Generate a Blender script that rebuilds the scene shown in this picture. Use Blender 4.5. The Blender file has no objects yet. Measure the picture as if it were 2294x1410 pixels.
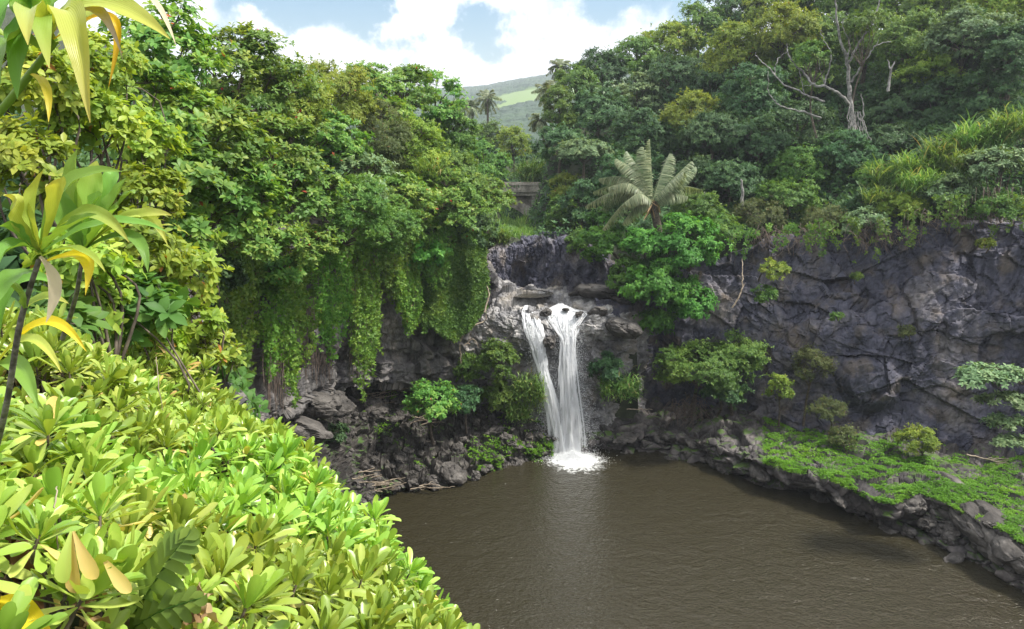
import bpy, math, random
import numpy as np
from mathutils import Vector, Matrix
sc = bpy.context.scene
COL = sc.collection
R = math.radians
# ------------------------------------------------------------------ camera / world / sun
F = 1640.0; PITCH = 12.2; CZ = 18.0
cam_d = bpy.data.cameras.new("camera"); cam = bpy.data.objects.new("camera", cam_d); COL.objects.link(cam)
cam.location = (0, 0, CZ); cam.rotation_euler = (R(90 - PITCH), 0, 0)
cam_d.sensor_width = 36; cam_d.lens = 36 * F / 2294; cam_d.clip_end = 20000; cam_d.clip_start = 0.05
sc.camera = cam
SUN_EL, SUN_AZ = 56, 98       # azimuth measured from +Y (into the picture) towards +X (right)
sd = Vector((math.sin(R(SUN_AZ)) * math.cos(R(SUN_EL)), math.cos(R(SUN_AZ)) * math.cos(R(SUN_EL)), math.sin(R(SUN_EL))))
sun_d = bpy.data.lights.new("sun", 'SUN'); sun_d.energy = 3.8; sun_d.angle = R(7); sun_d.color = (1, .95, .86)
sun = bpy.data.objects.new("sun", sun_d); COL.objects.link(sun); sun.location = (0, 0, 80)
sun.rotation_euler = sd.to_track_quat('Z', 'Y').to_euler()
sc.view_settings.view_transform = 'Standard'; sc.view_settings.look = 'None'; sc.view_settings.gamma = 1
sc.view_settings.exposure = 0.9
cy = sc.cycles
cy.max_bounces = 6; cy.diffuse_bounces = 3; cy.glossy_bounces = 2; cy.transmission_bounces = 4; cy.transparent_max_bounces = 16
cy.volume_bounces = 0; cy.use_denoising = True; cy.caustics_reflective = False; cy.caustics_refractive = False
cy.sample_clamp_indirect = 4

def cdir(px, py):
    """world direction through a photograph pixel, scaled so that its Y is 1"""
    x = (px - 1147) / F; u = -(py - 705) / F
    p = R(PITCH)
    y = math.cos(p) + u * math.sin(p); z = -math.sin(p) + u * math.cos(p)
    return Vector((x / y, 1, z / y))
def W(px, py, Y):
    d = cdir(px, py); return Vector((d.x * Y, Y, CZ + d.z * Y))
def pix(P):
    P = np.atleast_2d(P); p = R(PITCH); y = P[:, 1]; z = P[:, 2] - CZ; f = y * math.cos(p) - z * math.sin(p); u = y * math.sin(p) + z * math.cos(p)
    return 1147 + F * P[:, 0] / f, 705 - F * u / f
def WZ(px, py, z):
    d = cdir(px, py); t = (z - CZ) / d.z; return Vector((d.x * t, t, z))

world = bpy.data.worlds.new("World"); sc.world = world; world.use_nodes = True
nt = world.node_tree; nt.nodes.clear()
def N(nt, kind, **kw):
    n = nt.nodes.new(kind)
    for k, v in kw.items():
        if k.startswith('i_'):
            k = k[2:]; k = int(k) if k.isdigit() else k
            n.inputs[k].default_value = v
        else: setattr(n, k, v)
    return n
def mathn(nt, op, a, b=None, c=None, clamp=False):
    n = nt.nodes.new('ShaderNodeMath'); n.operation = op; n.use_clamp = clamp
    for i, v in enumerate((a, b, c)):
        if v is None: continue
        if isinstance(v, (int, float)): n.inputs[i].default_value = v
        else: nt.links.new(v, n.inputs[i])
    return n.outputs[0]
out = N(nt, 'ShaderNodeOutputWorld')
sky = N(nt, 'ShaderNodeTexSky', sky_type='NISHITA', sun_disc=False)
sky.sun_elevation = R(SUN_EL); sky.sun_rotation = R(SUN_AZ); sky.air_density = 1.3; sky.dust_density = 1.0
tc = N(nt, 'ShaderNodeTexCoord')
no = N(nt, 'ShaderNodeTexNoise'); no.inputs['Scale'].default_value = 3.0; no.inputs['Detail'].default_value = 7; no.inputs['Roughness'].default_value = .56; no.inputs['Distortion'].default_value = .2
mp = N(nt, 'ShaderNodeMapping'); mp.inputs['Scale'].default_value = (1, 1, 1.7); mp.inputs['Location'].default_value = (3.3, .4, 1.2)
nt.links.new(tc.outputs['Generated'], mp.inputs[0]); nt.links.new(mp.outputs[0], no.inputs['Vector'])
val = mathn(nt, 'MULTIPLY_ADD', no.outputs[0], 1.9, -.35)
# openings in the cloud cover where the blue shows: direction, half width, depth
holes = [((555, 30), .055, .9), ((640, -10), .05, .6), ((835, 40), .05, .9), ((905, 75), .05, .8), ((1115, 85), .045, .9), ((1060, 95), .03, .6), ((1200, 60), .035, .5),
         ((1290, 15), .05, .7), ((1400, 5), .045, .6), ((760, -60), .1, .9), ((1500, -80), .12, .7), ((300, -120), .12, .7)]
nz = N(nt, 'ShaderNodeTexNoise'); nz.inputs['Scale'].default_value = 9; nz.inputs['Detail'].default_value = 6; nz.inputs['Roughness'].default_value = .6; nt.links.new(tc.outputs['Generated'], nz.inputs['Vector'])
v1 = N(nt, 'ShaderNodeVectorMath', operation='SUBTRACT'); nt.links.new(nz.outputs['Color'], v1.inputs[0]); v1.inputs[1].default_value = (.5, .5, .5)
v2 = N(nt, 'ShaderNodeVectorMath', operation='MULTIPLY_ADD'); nt.links.new(v1.outputs[0], v2.inputs[0]); v2.inputs[1].default_value = (.17, .17, .17); nt.links.new(tc.outputs['Generated'], v2.inputs[2])
for (hx, hy), wd, dp in holes:
    d = cdir(hx, hy).normalized()
    dn = N(nt, 'ShaderNodeVectorMath', operation='DISTANCE'); nt.links.new(v2.outputs[0], dn.inputs[0]); dn.inputs[1].default_value = d
    g = mathn(nt, 'MULTIPLY', dn.outputs['Value'], 1 / (wd * .8)); g = mathn(nt, 'POWER', g, 2.0); g = mathn(nt, 'MULTIPLY', g, -1.0); g = mathn(nt, 'EXPONENT', g)
    val = mathn(nt, 'MULTIPLY_ADD', g, -dp * .75, val)
val = mathn(nt, 'ADD', val, mathn(nt, 'MULTIPLY_ADD', nz.outputs[0], .9, -.25))
mr = N(nt, 'ShaderNodeMapRange', interpolation_type='SMOOTHSTEP'); mr.inputs['From Min'].default_value = .28; mr.inputs['From Max'].default_value = .62
nt.links.new(val, mr.inputs['Value'])
b1 = N(nt, 'ShaderNodeBackground'); b1.inputs[1].default_value = .085; hsn = N(nt, 'ShaderNodeHueSaturation'); hsn.inputs['Saturation'].default_value = 1.75; hsn.inputs['Value'].default_value = .88; nt.links.new(sky.outputs[0], hsn.inputs['Color']); nt.links.new(hsn.outputs[0], b1.inputs[0])
b2 = N(nt, 'ShaderNodeBackground'); 
cr = N(nt, 'ShaderNodeValToRGB'); cr.color_ramp.elements[0].color = (.80, .84, .92, 1); cr.color_ramp.elements[1].color = (1, 1, 1, 1); cr.color_ramp.elements[0].position = .4; cr.color_ramp.elements[1].position = .9
nt.links.new(val, cr.inputs[0]); nt.links.new(cr.outputs[0], b2.inputs[0]); b2.inputs[1].default_value = .92
mx = N(nt, 'ShaderNodeMixShader'); nt.links.new(mr.outputs[0], mx.inputs[0]); nt.links.new(b1.outputs[0], mx.inputs[1]); nt.links.new(b2.outputs[0], mx.inputs[2])
nt.links.new(mx.outputs[0], out.inputs[0])

# ------------------------------------------------------------------ numpy helpers
def h3(ix, iy, iz, s):
    with np.errstate(over='ignore'):
        h = (ix.astype(np.int64) * 374761393 + iy.astype(np.int64) * 668265263 + iz.astype(np.int64) * 2147483647 + s * 1274126177) & 0xFFFFFFFF
        h = ((h ^ (h >> 13)) * 1274126177) & 0xFFFFFFFF
        h = ((h ^ (h >> 16)) * 2246822519) & 0xFFFFFFFF
        h = h ^ (h >> 15)
    return (h & 0xFFFFFF) / float(0xFFFFFF)
def vnoise(p, s=0):
    i = np.floor(p).astype(np.int64); f = p - i; f = f * f * (3 - 2 * f); o = 0
    for dx in (0, 1):
        for dy in (0, 1):
            for dz in (0, 1):
                w = (f[:, 0] if dx else 1 - f[:, 0]) * (f[:, 1] if dy else 1 - f[:, 1]) * (f[:, 2] if dz else 1 - f[:, 2])
                o = o + w * h3(i[:, 0] + dx, i[:, 1] + dy, i[:, 2] + dz, s)
    return o * 2 - 1
def fbm(p, sc_, oct=4, s=0, g=.5):
    o = 0; a = 1; q = p / sc_
    for k in range(oct): o = o + a * vnoise(q + k * 17.3, s + k); q = q * 2.03; a *= g
    return o
def facet(p, scl, s=0, slope=.9, crack=.16):
    q = p / np.asarray(scl); i = np.floor(q).astype(np.int64)
    d1 = np.full(len(q), 9.); d2 = np.full(len(q), 9.); v = np.zeros(len(q))
    for dx in (-1, 0, 1):
        for dy in (-1, 0, 1):
            for dz in (-1, 0, 1):
                c = i + (dx, dy, dz)
                o = np.stack([h3(c[:, 0], c[:, 1], c[:, 2], s + k) for k in (1, 2, 3)], 1)
                e = q - (c + o); d = (e * e).sum(1)
                r = h3(c[:, 0], c[:, 1], c[:, 2], s + 4)
                g = np.stack([h3(c[:, 0], c[:, 1], c[:, 2], s + k) for k in (5, 6, 7)], 1) - .5
                vv = (r - .5) + slope * (g * e).sum(1)
                n = d < d1
                d2 = np.where(n, d1, np.minimum(d2, d)); v = np.where(n, vv, v); d1 = np.where(n, d, d1)
    ed = np.sqrt(d2) - np.sqrt(d1)
    return v - crack * np.exp(-ed / .07)
def rock3(p, big=2.5, amp=.5, s=0, an=(1, 1, 1), fine=1.0, mid=1.0):
    an = np.array(an)
    q = p + np.stack([fbm(p, big * .8, 3, s + 40 + k) for k in range(3)], 1) * big * .13
    d = facet(q, an * big, s) * amp + facet(q, an * big * .42, s + 11) * amp * .5 * mid + facet(q, an * big * .17, s + 23) * amp * .26 * fine
    return d + fbm(p, big * 2, 4, s + 60) * amp * .5 + fbm(p, big * .3, 4, s + 80) * amp * .16 + fbm(p, big * .08, 3, s + 70) * amp * .09
def norm(v): return v / np.maximum(np.linalg.norm(v, axis=-1, keepdims=True), 1e-9)

def mk(name, V, Fq, mat, attrs=None, smooth=True, parent=None, loc=None, mats=None, mi=None):
    """one mesh object out of vertex and quad (or triangle) arrays"""
    V = np.asarray(V, dtype=np.float32); Fq = np.asarray(Fq, dtype=np.int32)
    me = bpy.data.meshes.new(name); n = Fq.shape[1]
    me.vertices.add(len(V)); me.vertices.foreach_set('co', V.ravel())
    me.loops.add(Fq.size); me.loops.foreach_set('vertex_index', Fq.ravel())
    me.polygons.add(len(Fq)); me.polygons.foreach_set('loop_start', np.arange(0, Fq.size, n, dtype=np.int32))
    me.polygons.foreach_set('loop_total', np.full(len(Fq), n, dtype=np.int32))
    me.polygons.foreach_set('use_smooth', np.full(len(Fq), bool(smooth)))
    if attrs:
        for k, a in attrs.items():
            at = me.attributes.new(k, 'FLOAT', 'POINT'); at.data.foreach_set('value', np.asarray(a, dtype=np.float32))
    me.materials.append(mat)
    me.update(calc_edges=True); me.validate()
    return link(name, me, parent, loc)
def link(name, me, parent=None, loc=None):
    o = bpy.data.objects.new(name, me); COL.objects.link(o)
    if parent: o.parent = parent
    if loc is not None: o.location = loc
    return o
def tag(o, label=None, cat=None, group=None, kind=None):
    if label: o['label'] = label
    if cat: o['category'] = cat
    if group: o['group'] = group
    if kind: o['kind'] = kind
    return o
def empty(name, loc, label, cat, group=None, rz=0):
    o = bpy.data.objects.new(name, None); COL.objects.link(o); o.location = loc; o.rotation_euler.z = rz; o.empty_display_size = .3
    return tag(o, label, cat, group)
def cat_parts(parts):
    V = []; Fc = []; A = {}; off = 0
    for v, f, a in parts:
        V.append(v); Fc.append(f + off); off += len(v)
        for k in a: A.setdefault(k, []).append(a[k])
    return np.concatenate(V), np.concatenate(Fc), {k: np.concatenate(x) for k, x in A.items()}

def leaf_mesh(P, D, U, L, Wd, prof, bend, fold=.25, val=None, two=False, wave=0, rng=None):
    """many leaves: base P, direction D, face normal U, length L, width Wd; prof = [(s, w)] outline"""
    n = len(P); D = norm(D); U = norm(U - (U * D).sum(1, keepdims=True) * D); S = np.cross(D, U)
    L = np.broadcast_to(L, n).astype(float); Wd = np.broadcast_to(Wd, n).astype(float); bend = np.broadcast_to(bend, n).astype(float)
    b = np.where(np.abs(bend) < 1e-3, 1e-3, bend); rows = []; k = 2 if two else 3
    for s, w in prof:
        al = np.sin(b * s) / b; up = -(1 - np.cos(b * s)) / b
        C = P + D * (al * L)[:, None] + U * (up * L)[:, None]
        lu = (U * np.cos(b * s)[:, None] + D * np.sin(b * s)[:, None])
        hw = (Wd * w / 2)[:, None]
        ed = S * hw; fo = lu * hw * fold
        if wave: fo = fo + lu * (np.sin(s * 17 + np.arange(n) * 1.7) * wave)[:, None] * hw
        if two: rows += [C - ed + fo, C + ed + fo]
        else: rows += [C - ed + fo, C, C + ed + fo]
    V = np.stack(rows, 1); m = V.shape[1]; V = V.reshape(-1, 3)
    fl = []
    for r in range(len(prof) - 1):
        for c in range(k - 1):
            a = r * k + c; fl.append((a, a + 1, a + k + 1, a + k))
    fl = np.array(fl); Fc = (fl[None] + (np.arange(n) * m)[:, None, None]).reshape(-1, 4)
    if val is None: val = np.random.default_rng(1).random(n)
    A = {'lv': np.repeat(val, m), 'ls': np.tile(np.repeat([s for s, w in prof], k), n)}
    return V, Fc, A
PR_Q = [(0, .12), (.5, 1), (1, .1)]                       # cheap leaf: two quads
PR_OV = [(0, .1), (.3, .8), (.65, 1), (1, .12)]
PR_SP = [(0, .14), (.2, .34), (.45, .68), (.7, 1), (.88, .9), (.97, .5), (1, .1)]
PR_TI = [(0, .3), (.06, .28), (.18, .55), (.32, .88), (.47, 1), (.62, .95), (.76, .74), (.88, .45), (.96, .18), (1, .03)]

def rosettes(P, D, rng, k, L, Wd, el=(45, 85), prof=PR_Q, bend=.5, fold=.2, two=True, lvar=.3, clump=None, cw=.45, rare=0):
    """at each shoot tip P pointing along D, k leaves radiate"""
    n = len(P); D = norm(D)
    a = norm(np.cross(D, rng.normal(size=(n, 3)))); b = np.cross(D, a)
    az = (np.arange(k)[None] * 2.39996 + rng.random((n, 1)) * 6.28 + rng.normal(0, .25, (n, k)))
    e = np.radians(el[0] + (el[1] - el[0]) * (np.arange(k)[None] + .5) / k + rng.normal(0, 9, (n, k)))
    sd_ = a[:, None] * np.cos(az)[..., None] + b[:, None] * np.sin(az)[..., None]
    LD = D[:, None] * np.cos(e)[..., None] + sd_ * np.sin(e)[..., None]
    LU = D[:, None] * np.sin(e)[..., None] - sd_ * np.cos(e)[..., None]
    PP = np.repeat(P[:, None], k, 1) + LD * (L * .06)
    l = L * (1 + rng.uniform(-lvar, lvar, (n, k)))
    v = rng.random((n, k)) * (1 - cw) + (clump if clump is not None else rng.random(n))[:, None] * cw
    v = np.clip(v, 0, .94)
    if rare: v = np.where(rng.random((n, k)) < rare, .99, v)
    return leaf_mesh(PP.reshape(-1, 3), LD.reshape(-1, 3), LU.reshape(-1, 3), l.ravel(), (l * Wd / L).ravel(), prof,
                     (bend + rng.normal(0, .2, (n, k))).ravel(), fold, v.ravel(), two)

def tube(pts, rad, sides=6, cap=True):
    P = np.array([tuple(p) for p in pts], float); n = len(P); r = np.broadcast_to(rad, n)
    T = np.gradient(P, axis=0) if n > 1 else P; T = norm(T)
    ref = np.array((0, 0, 1.)) if abs(T[0][2]) < .9 else np.array((1., 0, 0))
    A = norm(np.cross(T, ref)); B = np.cross(T, A)
    an = np.arange(sides) / sides * 2 * np.pi
    V = (P[:, None] + (A[:, None] * np.cos(an)[None, :, None] + B[:, None] * np.sin(an)[None, :, None]) * r[:, None, None]).reshape(-1, 3)
    i = np.arange(n - 1)[:, None] * sides; j = np.arange(sides)[None]; j2 = (j + 1) % sides
    Fc = np.stack([i + j, i + j2, i + sides + j2, i + sides + j], -1).reshape(-1, 4)
    z = np.zeros(len(V)); return V, Fc, {'lv': z + .5, 'ls': z}
def cpath(pts, m=6, jit=0, rng=None):
    P = np.array([tuple(p) for p in pts], float)
    Q = catmull(P, (len(P) - 1) * m + 1)
    if jit: Q[1:-1] += rng.normal(0, jit, (len(Q) - 2, 3))
    return Q
def catmull(P, n):
    m = len(P); t = np.linspace(0, m - 1, n); i = np.clip(np.floor(t).astype(int), 0, m - 2); f = (t - i)
    g = lambda k: P[np.clip(i + k, 0, m - 1)]
    sh = (n,) + (1,) * (P.ndim - 1); f = f.reshape(sh)
    p0, p1, p2, p3 = g(-1), g(0), g(1), g(2)
    return .5 * (2 * p1 + (p2 - p0) * f + (2 * p0 - 5 * p1 + 4 * p2 - p3) * f ** 2 + (3 * p1 - p0 - 3 * p2 + p3) * f ** 3)
def loft(rows, nu, nv):
    G = np.array([[tuple(p) for p in r] for r in rows], float)
    G = catmull(G, nv); G = catmull(G.transpose(1, 0, 2), nu).transpose(1, 0, 2)
    return G                                             # nv x nu x 3
def grid_normals(G):
    du = np.gradient(G, axis=1); dv = np.gradient(G, axis=0); return norm(np.cross(du, dv))
def grid_faces(nv, nu):
    i = np.arange(nv - 1)[:, None] * nu + np.arange(nu - 1)[None]
    return np.stack([i, i + 1, i + nu + 1, i + nu], -1).reshape(-1, 4)
def sheet(name, rows, nu, nv, mat, disp, kind='structure', smooth=False):
    G = loft(rows, nu, nv); Nn = grid_normals(G); P = G.reshape(-1, 3)
    P2 = P + Nn.reshape(-1, 3) * disp(P)[:, None]
    o = mk(name, P2, grid_faces(nv, nu), mat, smooth=smooth); o['kind'] = kind
    return o, P2.reshape(G.shape)

# ------------------------------------------------------------------ materials
def mat_new(name):
    m = bpy.data.materials.new(name); m.use_nodes = True; t = m.node_tree; t.nodes.clear()
    return m, t, N(t, 'ShaderNodeOutputMaterial')
def ramp(t, fac, stops, interp='LINEAR'):
    c = N(t, 'ShaderNodeValToRGB'); c.color_ramp.interpolation = interp; e = c.color_ramp.elements
    while len(e) < len(stops): e.new(.5)
    for i, (p, col) in enumerate(stops): e[i].position = p; e[i].color = tuple(col) + (1,)
    t.links.new(fac, c.inputs[0]); return c.outputs[0]
def leaf_mat(name, c0, c1, c2, rare=(.35, .12, .03), trans=.35, rough=.5, objvar=.18, spec=.22, tip=None):
    m, t, o = mat_new(name)
    a = N(t, 'ShaderNodeAttribute', attribute_name='lv')
    col = ramp(t, a.outputs['Fac'], [(0, c0), (.5, c1), (.94, c2), (.97, rare)])
    if tip is not None:
        s = N(t, 'ShaderNodeAttribute', attribute_name='ls')
        q = mathn(t, 'MULTIPLY', mathn(t, 'POWER', s.outputs['Fac'], 4), mathn(t, 'GREATER_THAN', a.outputs['Fac'], .55)); q = mathn(t, 'MULTIPLY', q, .4)
        mxc = N(t, 'ShaderNodeMix', data_type='RGBA'); t.links.new(q, mxc.inputs[0]); t.links.new(col, mxc.inputs[6]); mxc.inputs[7].default_value = tuple(tip) + (1,); col = mxc.outputs[2]
    oi = N(t, 'ShaderNodeObjectInfo')
    hs = N(t, 'ShaderNodeHueSaturation'); t.links.new(col, hs.inputs['Color'])
    t.links.new(mathn(t, 'MULTIPLY_ADD', oi.outputs['Random'], .03, .485), hs.inputs['Hue'])
    t.links.new(mathn(t, 'MULTIPLY_ADD', oi.outputs['Random'], objvar * 2, 1 - objvar), hs.inputs['Value'])
    p = N(t, 'ShaderNodeBsdfPrincipled'); t.links.new(hs.outputs[0], p.inputs['Base Color'])
    p.inputs['Roughness'].default_value = rough; p.inputs['Specular IOR Level'].default_value = spec
    tr = N(t, 'ShaderNodeBsdfTranslucent')
    mul = N(t, 'ShaderNodeMix', data_type='RGBA', blend_type='MULTIPLY'); mul.inputs[0].default_value = 1
    t.links.new(hs.outputs[0], mul.inputs[6]); mul.inputs[7].default_value = (1.5, 1.35, .55, 1); t.links.new(mul.outputs[2], tr.inputs[0])
    if name == 'ti leaf':
        la = N(t, 'ShaderNodeAttribute', attribute_name='la'); w = mathn(t, 'SINE', mathn(t, 'MULTIPLY', la.outputs['Fac'], 48.0)); bp = N(t, 'ShaderNodeBump'); bp.inputs['Strength'].default_value = .22; bp.inputs['Distance'].default_value = .0012
        t.links.new(w, bp.inputs['Height']); t.links.new(bp.outputs[0], p.inputs['Normal'])
    ms = N(t, 'ShaderNodeMixShader'); ms.inputs[0].default_value = trans
    t.links.new(p.outputs[0], ms.inputs[1]); t.links.new(tr.outputs[0], ms.inputs[2]); t.links.new(ms.outputs[0], o.inputs[0])
    return m
def bark_mat(name, c0, c1, scale=8, rough=.85):
    m, t, o = mat_new(name); tc = N(t, 'ShaderNodeTexCoord')
    n1 = N(t, 'ShaderNodeTexNoise'); n1.inputs['Scale'].default_value = scale; n1.inputs['Detail'].default_value = 5; t.links.new(tc.outputs['Object'], n1.inputs['Vector'])
    p = N(t, 'ShaderNodeBsdfPrincipled'); p.inputs['Roughness'].default_value = rough
    t.links.new(ramp(t, n1.outputs[0], [(.35, c0), (.65, c1)]), p.inputs['Base Color'])
    b = N(t, 'ShaderNodeBump'); b.inputs['Strength'].default_value = .5; b.inputs['Distance'].default_value = .02; t.links.new(n1.outputs[0], b.inputs['Height']); t.links.new(b.outputs[0], p.inputs['Normal'])
    t.links.new(p.outputs[0], o.inputs[0]); return m
def rock_mat(name, c0, c1, c2, sc1=.35, sc2=3.0, stain=None, moss=None, rough=.8, vert=.35, bump=.06, streak=False):
    m, t, o = mat_new(name); tc = N(t, 'ShaderNodeTexCoord')
    mp = N(t, 'ShaderNodeMapping'); mp.inputs['Scale'].default_value = (1, 1, vert); t.links.new(tc.outputs['Object'], mp.inputs[0])
    n1 = N(t, 'ShaderNodeTexNoise'); n1.inputs['Scale'].default_value = sc1; n1.inputs['Detail'].default_value = 9; n1.inputs['Roughness'].default_value = .62; t.links.new(mp.outputs[0], n1.inputs['Vector'])
    n2 = N(t, 'ShaderNodeTexNoise'); n2.inputs['Scale'].default_value = sc2; n2.inputs['Detail'].default_value = 9; n2.inputs['Roughness'].default_value = .7; t.links.new(tc.outputs['Object'], n2.inputs['Vector'])
    col = ramp(t, n1.outputs[0], [(.33, c0), (.5, c1), (.68, c2)])
    mm = N(t, 'ShaderNodeMix', data_type='RGBA', blend_type='OVERLAY'); mm.inputs[0].default_value = .75; t.links.new(col, mm.inputs[6])
    t.links.new(ramp(t, n2.outputs[0], [(.3, (.22, .22, .22)), (.7, (.8, .8, .8))]), mm.inputs[7]); col = mm.outputs[2]
    if stain:
        n3 = N(t, 'ShaderNodeTexNoise'); n3.inputs['Scale'].default_value = .8; n3.inputs['Detail'].default_value = 6; t.links.new(tc.outputs['Object'], n3.inputs['Vector'])
        m3 = N(t, 'ShaderNodeMix', data_type='RGBA'); t.links.new(col, m3.inputs[6]); m3.inputs[7].default_value = tuple(stain) + (1,)
        rr = N(t, 'ShaderNodeMapRange'); rr.inputs['From Min'].default_value = .52; rr.inputs['From Max'].default_value = .66; rr.inputs['To Max'].default_value = .7; t.links.new(n3.outputs[0], rr.inputs['Value']); t.links.new(rr.outputs[0], m3.inputs[0]); col = m3.outputs[2]
    if streak:
        mq = N(t, 'ShaderNodeMapping'); mq.inputs['Scale'].default_value = (1.5, 1.5, .16); t.links.new(tc.outputs['Object'], mq.inputs[0])
        nq = N(t, 'ShaderNodeTexNoise'); nq.inputs['Scale'].default_value = .9; nq.inputs['Detail'].default_value = 7; nq.inputs['Roughness'].default_value = .65; t.links.new(mq.outputs[0], nq.inputs['Vector'])
        mk_ = N(t, 'ShaderNodeMix', data_type='RGBA', blend_type='MULTIPLY'); mk_.inputs[0].default_value = .85; t.links.new(col, mk_.inputs[6]); t.links.new(ramp(t, nq.outputs[0], [(.36, (.45, .45, .5)), (.5, (.95, .95, .98)), (.64, (1.55, 1.45, 1.35))]), mk_.inputs[7]); col = mk_.outputs[2]
        nl = N(t, 'ShaderNodeTexNoise'); nl.inputs['Scale'].default_value = 2.6; nl.inputs['Detail'].default_value = 8; nl.inputs['Roughness'].default_value = .75; t.links.new(tc.outputs['Object'], nl.inputs['Vector'])
        ml = N(t, 'ShaderNodeMix', data_type='RGBA'); rl = N(t, 'ShaderNodeMapRange'); rl.inputs['From Min'].default_value = .62; rl.inputs['From Max'].default_value = .70; rl.inputs['To Max'].default_value = .55; t.links.new(nl.outputs[0], rl.inputs['Value']); t.links.new(rl.outputs[0], ml.inputs[0]); t.links.new(col, ml.inputs[6]); ml.inputs[7].default_value = (.30, .29, .27, 1); col = ml.outputs[2]
    if moss:
        g = N(t, 'ShaderNodeNewGeometry'); sp = N(t, 'ShaderNodeSeparateXYZ'); t.links.new(g.outputs['Normal'], sp.inputs[0])
        n4 = N(t, 'ShaderNodeTexNoise'); n4.inputs['Scale'].default_value = 1.1; n4.inputs['Detail'].default_value = 5; t.links.new(tc.outputs['Object'], n4.inputs['Vector'])
        f = mathn(t, 'ADD', mathn(t, 'MULTIPLY', sp.outputs['Z'], .5), n4.outputs[0])
        rr = N(t, 'ShaderNodeMapRange'); rr.inputs['From Min'].default_value = .93; rr.inputs['From Max'].default_value = 1.02; rr.inputs['To Max'].default_value = .85; t.links.new(f, rr.inputs['Value'])
        m4 = N(t, 'ShaderNodeMix', data_type='RGBA'); t.links.new(col, m4.inputs[6]); m4.inputs[7].default_value = tuple(moss) + (1,); t.links.new(rr.outputs[0], m4.inputs[0]); col = m4.outputs[2]
    p = N(t, 'ShaderNodeBsdfPrincipled'); p.inputs['Roughness'].default_value = rough; t.links.new(col, p.inputs['Base Color'])
    b = N(t, 'ShaderNodeBump'); b.inputs['Strength'].default_value = .8; b.inputs['Distance'].default_value = bump; t.links.new(n2.outputs[0], b.inputs['Height']); t.links.new(b.outputs[0], p.inputs['Normal'])
    t.links.new(p.outputs[0], o.inputs[0]); return m

M = {}
M['naupaka'] = leaf_mat('naupaka leaf', (.12, .25, .035), (.29, .44, .06), (.52, .60, .14), rare=(.66, .50, .16), trans=.24, rough=.32, objvar=.16, spec=.5)
M['ti'] = leaf_mat('ti leaf', (.10, .24, .05), (.22, .38, .07), (.46, .54, .11), rare=(.75, .55, .03), trans=.34, rough=.32, objvar=.06, tip=(.55, .36, .10))
M['almond'] = leaf_mat('almond leaf', (.065, .17, .04), (.15, .30, .06), (.36, .47, .095), rare=(.42, .10, .05), trans=.36, rough=.42)
M['shrub'] = leaf_mat('yellow green leaf', (.13, .24, .04), (.27, .40, .06), (.48, .54, .09), rare=(.5, .25, .06), trans=.38, rough=.4)
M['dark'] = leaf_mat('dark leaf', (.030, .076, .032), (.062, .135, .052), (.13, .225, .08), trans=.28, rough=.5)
M['mid'] = leaf_mat('mid green leaf', (.045, .11, .025), (.10, .20, .04), (.22, .33, .065), trans=.34)
M['yellow'] = leaf_mat('yellowish leaf', (.10, .17, .03), (.20, .29, .045), (.38, .43, .08), trans=.38)
M['pale'] = leaf_mat('pale leaf', (.07, .13, .06), (.14, .22, .10), (.28, .36, .17), trans=.25)
M['bright'] = leaf_mat('bright leaf', (.04, .13, .02), (.08, .22, .035), (.16, .34, .05), trans=.35)
M['olive'] = leaf_mat('olive leaf', (.05, .075, .03), (.10, .13, .045), (.19, .22, .08), rare=(.2, .12, .06), trans=.28)
M['vine'] = leaf_mat('vine leaf', (.06, .165, .027), (.15, .30, .045), (.33, .47, .085), rare=(.25, .18, .08), trans=.35)
M['grass'] = leaf_mat('grass blade', (.09, .19, .04), (.17, .31, .075), (.32, .44, .15), rare=(.4, .34, .16), trans=.35)
M['cover'] = leaf_mat('ground cover leaf', (.065, .17, .018), (.13, .31, .027), (.26, .44, .045), trans=.3)
M['palm'] = leaf_mat('palm leaflet', (.13, .18, .10), (.24, .29, .17), (.42, .45, .30), rare=(.35, .28, .17), trans=.25, rough=.4)
M['dry'] = leaf_mat('dry leaf', (.16, .09, .04), (.27, .17, .09), (.42, .31, .18), rare=(.5, .42, .3), trans=.15, rough=.8)
M['bark'] = bark_mat('brown bark', (.06, .045, .035), (.16, .13, .10))
M['grey_bark'] = bark_mat('pale grey bark', (.12, .115, .11), (.36, .345, .33), 5)
M['tistem'] = bark_mat('ringed stem', (.06, .05, .045), (.19, .17, .15), 40)
M['drift'] = bark_mat('driftwood', (.22, .17, .12), (.42, .35, .27), 6)
M['vstem'] = bark_mat('vine stem', (.09, .065, .05), (.22, .17, .14), 6)
M['petal'] = leaf_mat('petal', (.8, .8, .78), (.85, .85, .82), (.9, .9, .86), rare=(.8, .8, .7), trans=.2)
M['cliffR'] = rock_mat('purple grey basalt', (.034, .036, .054), (.078, .080, .114), (.18, .168, .168), stain=(.13, .108, .085), vert=.9, streak=True, bump=.10)
M['cliffL'] = rock_mat('grey basalt', (.052, .050, .048), (.125, .118, .112), (.235, .22, .21), stain=(.08, .076, .085), streak=True, bump=.08)
M['apron'] = rock_mat('worn grey basalt', (.10, .10, .11), (.24, .235, .24), (.44, .42, .40), vert=1.2, sc1=.7, stain=(.22, .19, .15))
M['rubble'] = rock_mat('dark lava rubble', (.020, .018, .017), (.052, .046, .042), (.125, .113, .10), sc1=1.0, vert=1, moss=(.05, .11, .012))
M['boulder'] = rock_mat('lava boulder', (.028, .025, .024), (.070, .063, .058), (.155, .143, .132), sc1=.9, vert=1)
M['soil'] = rock_mat('forest soil', (.012, .018, .008), (.025, .035, .014), (.04, .05, .022), sc1=.5, vert=1)
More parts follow.
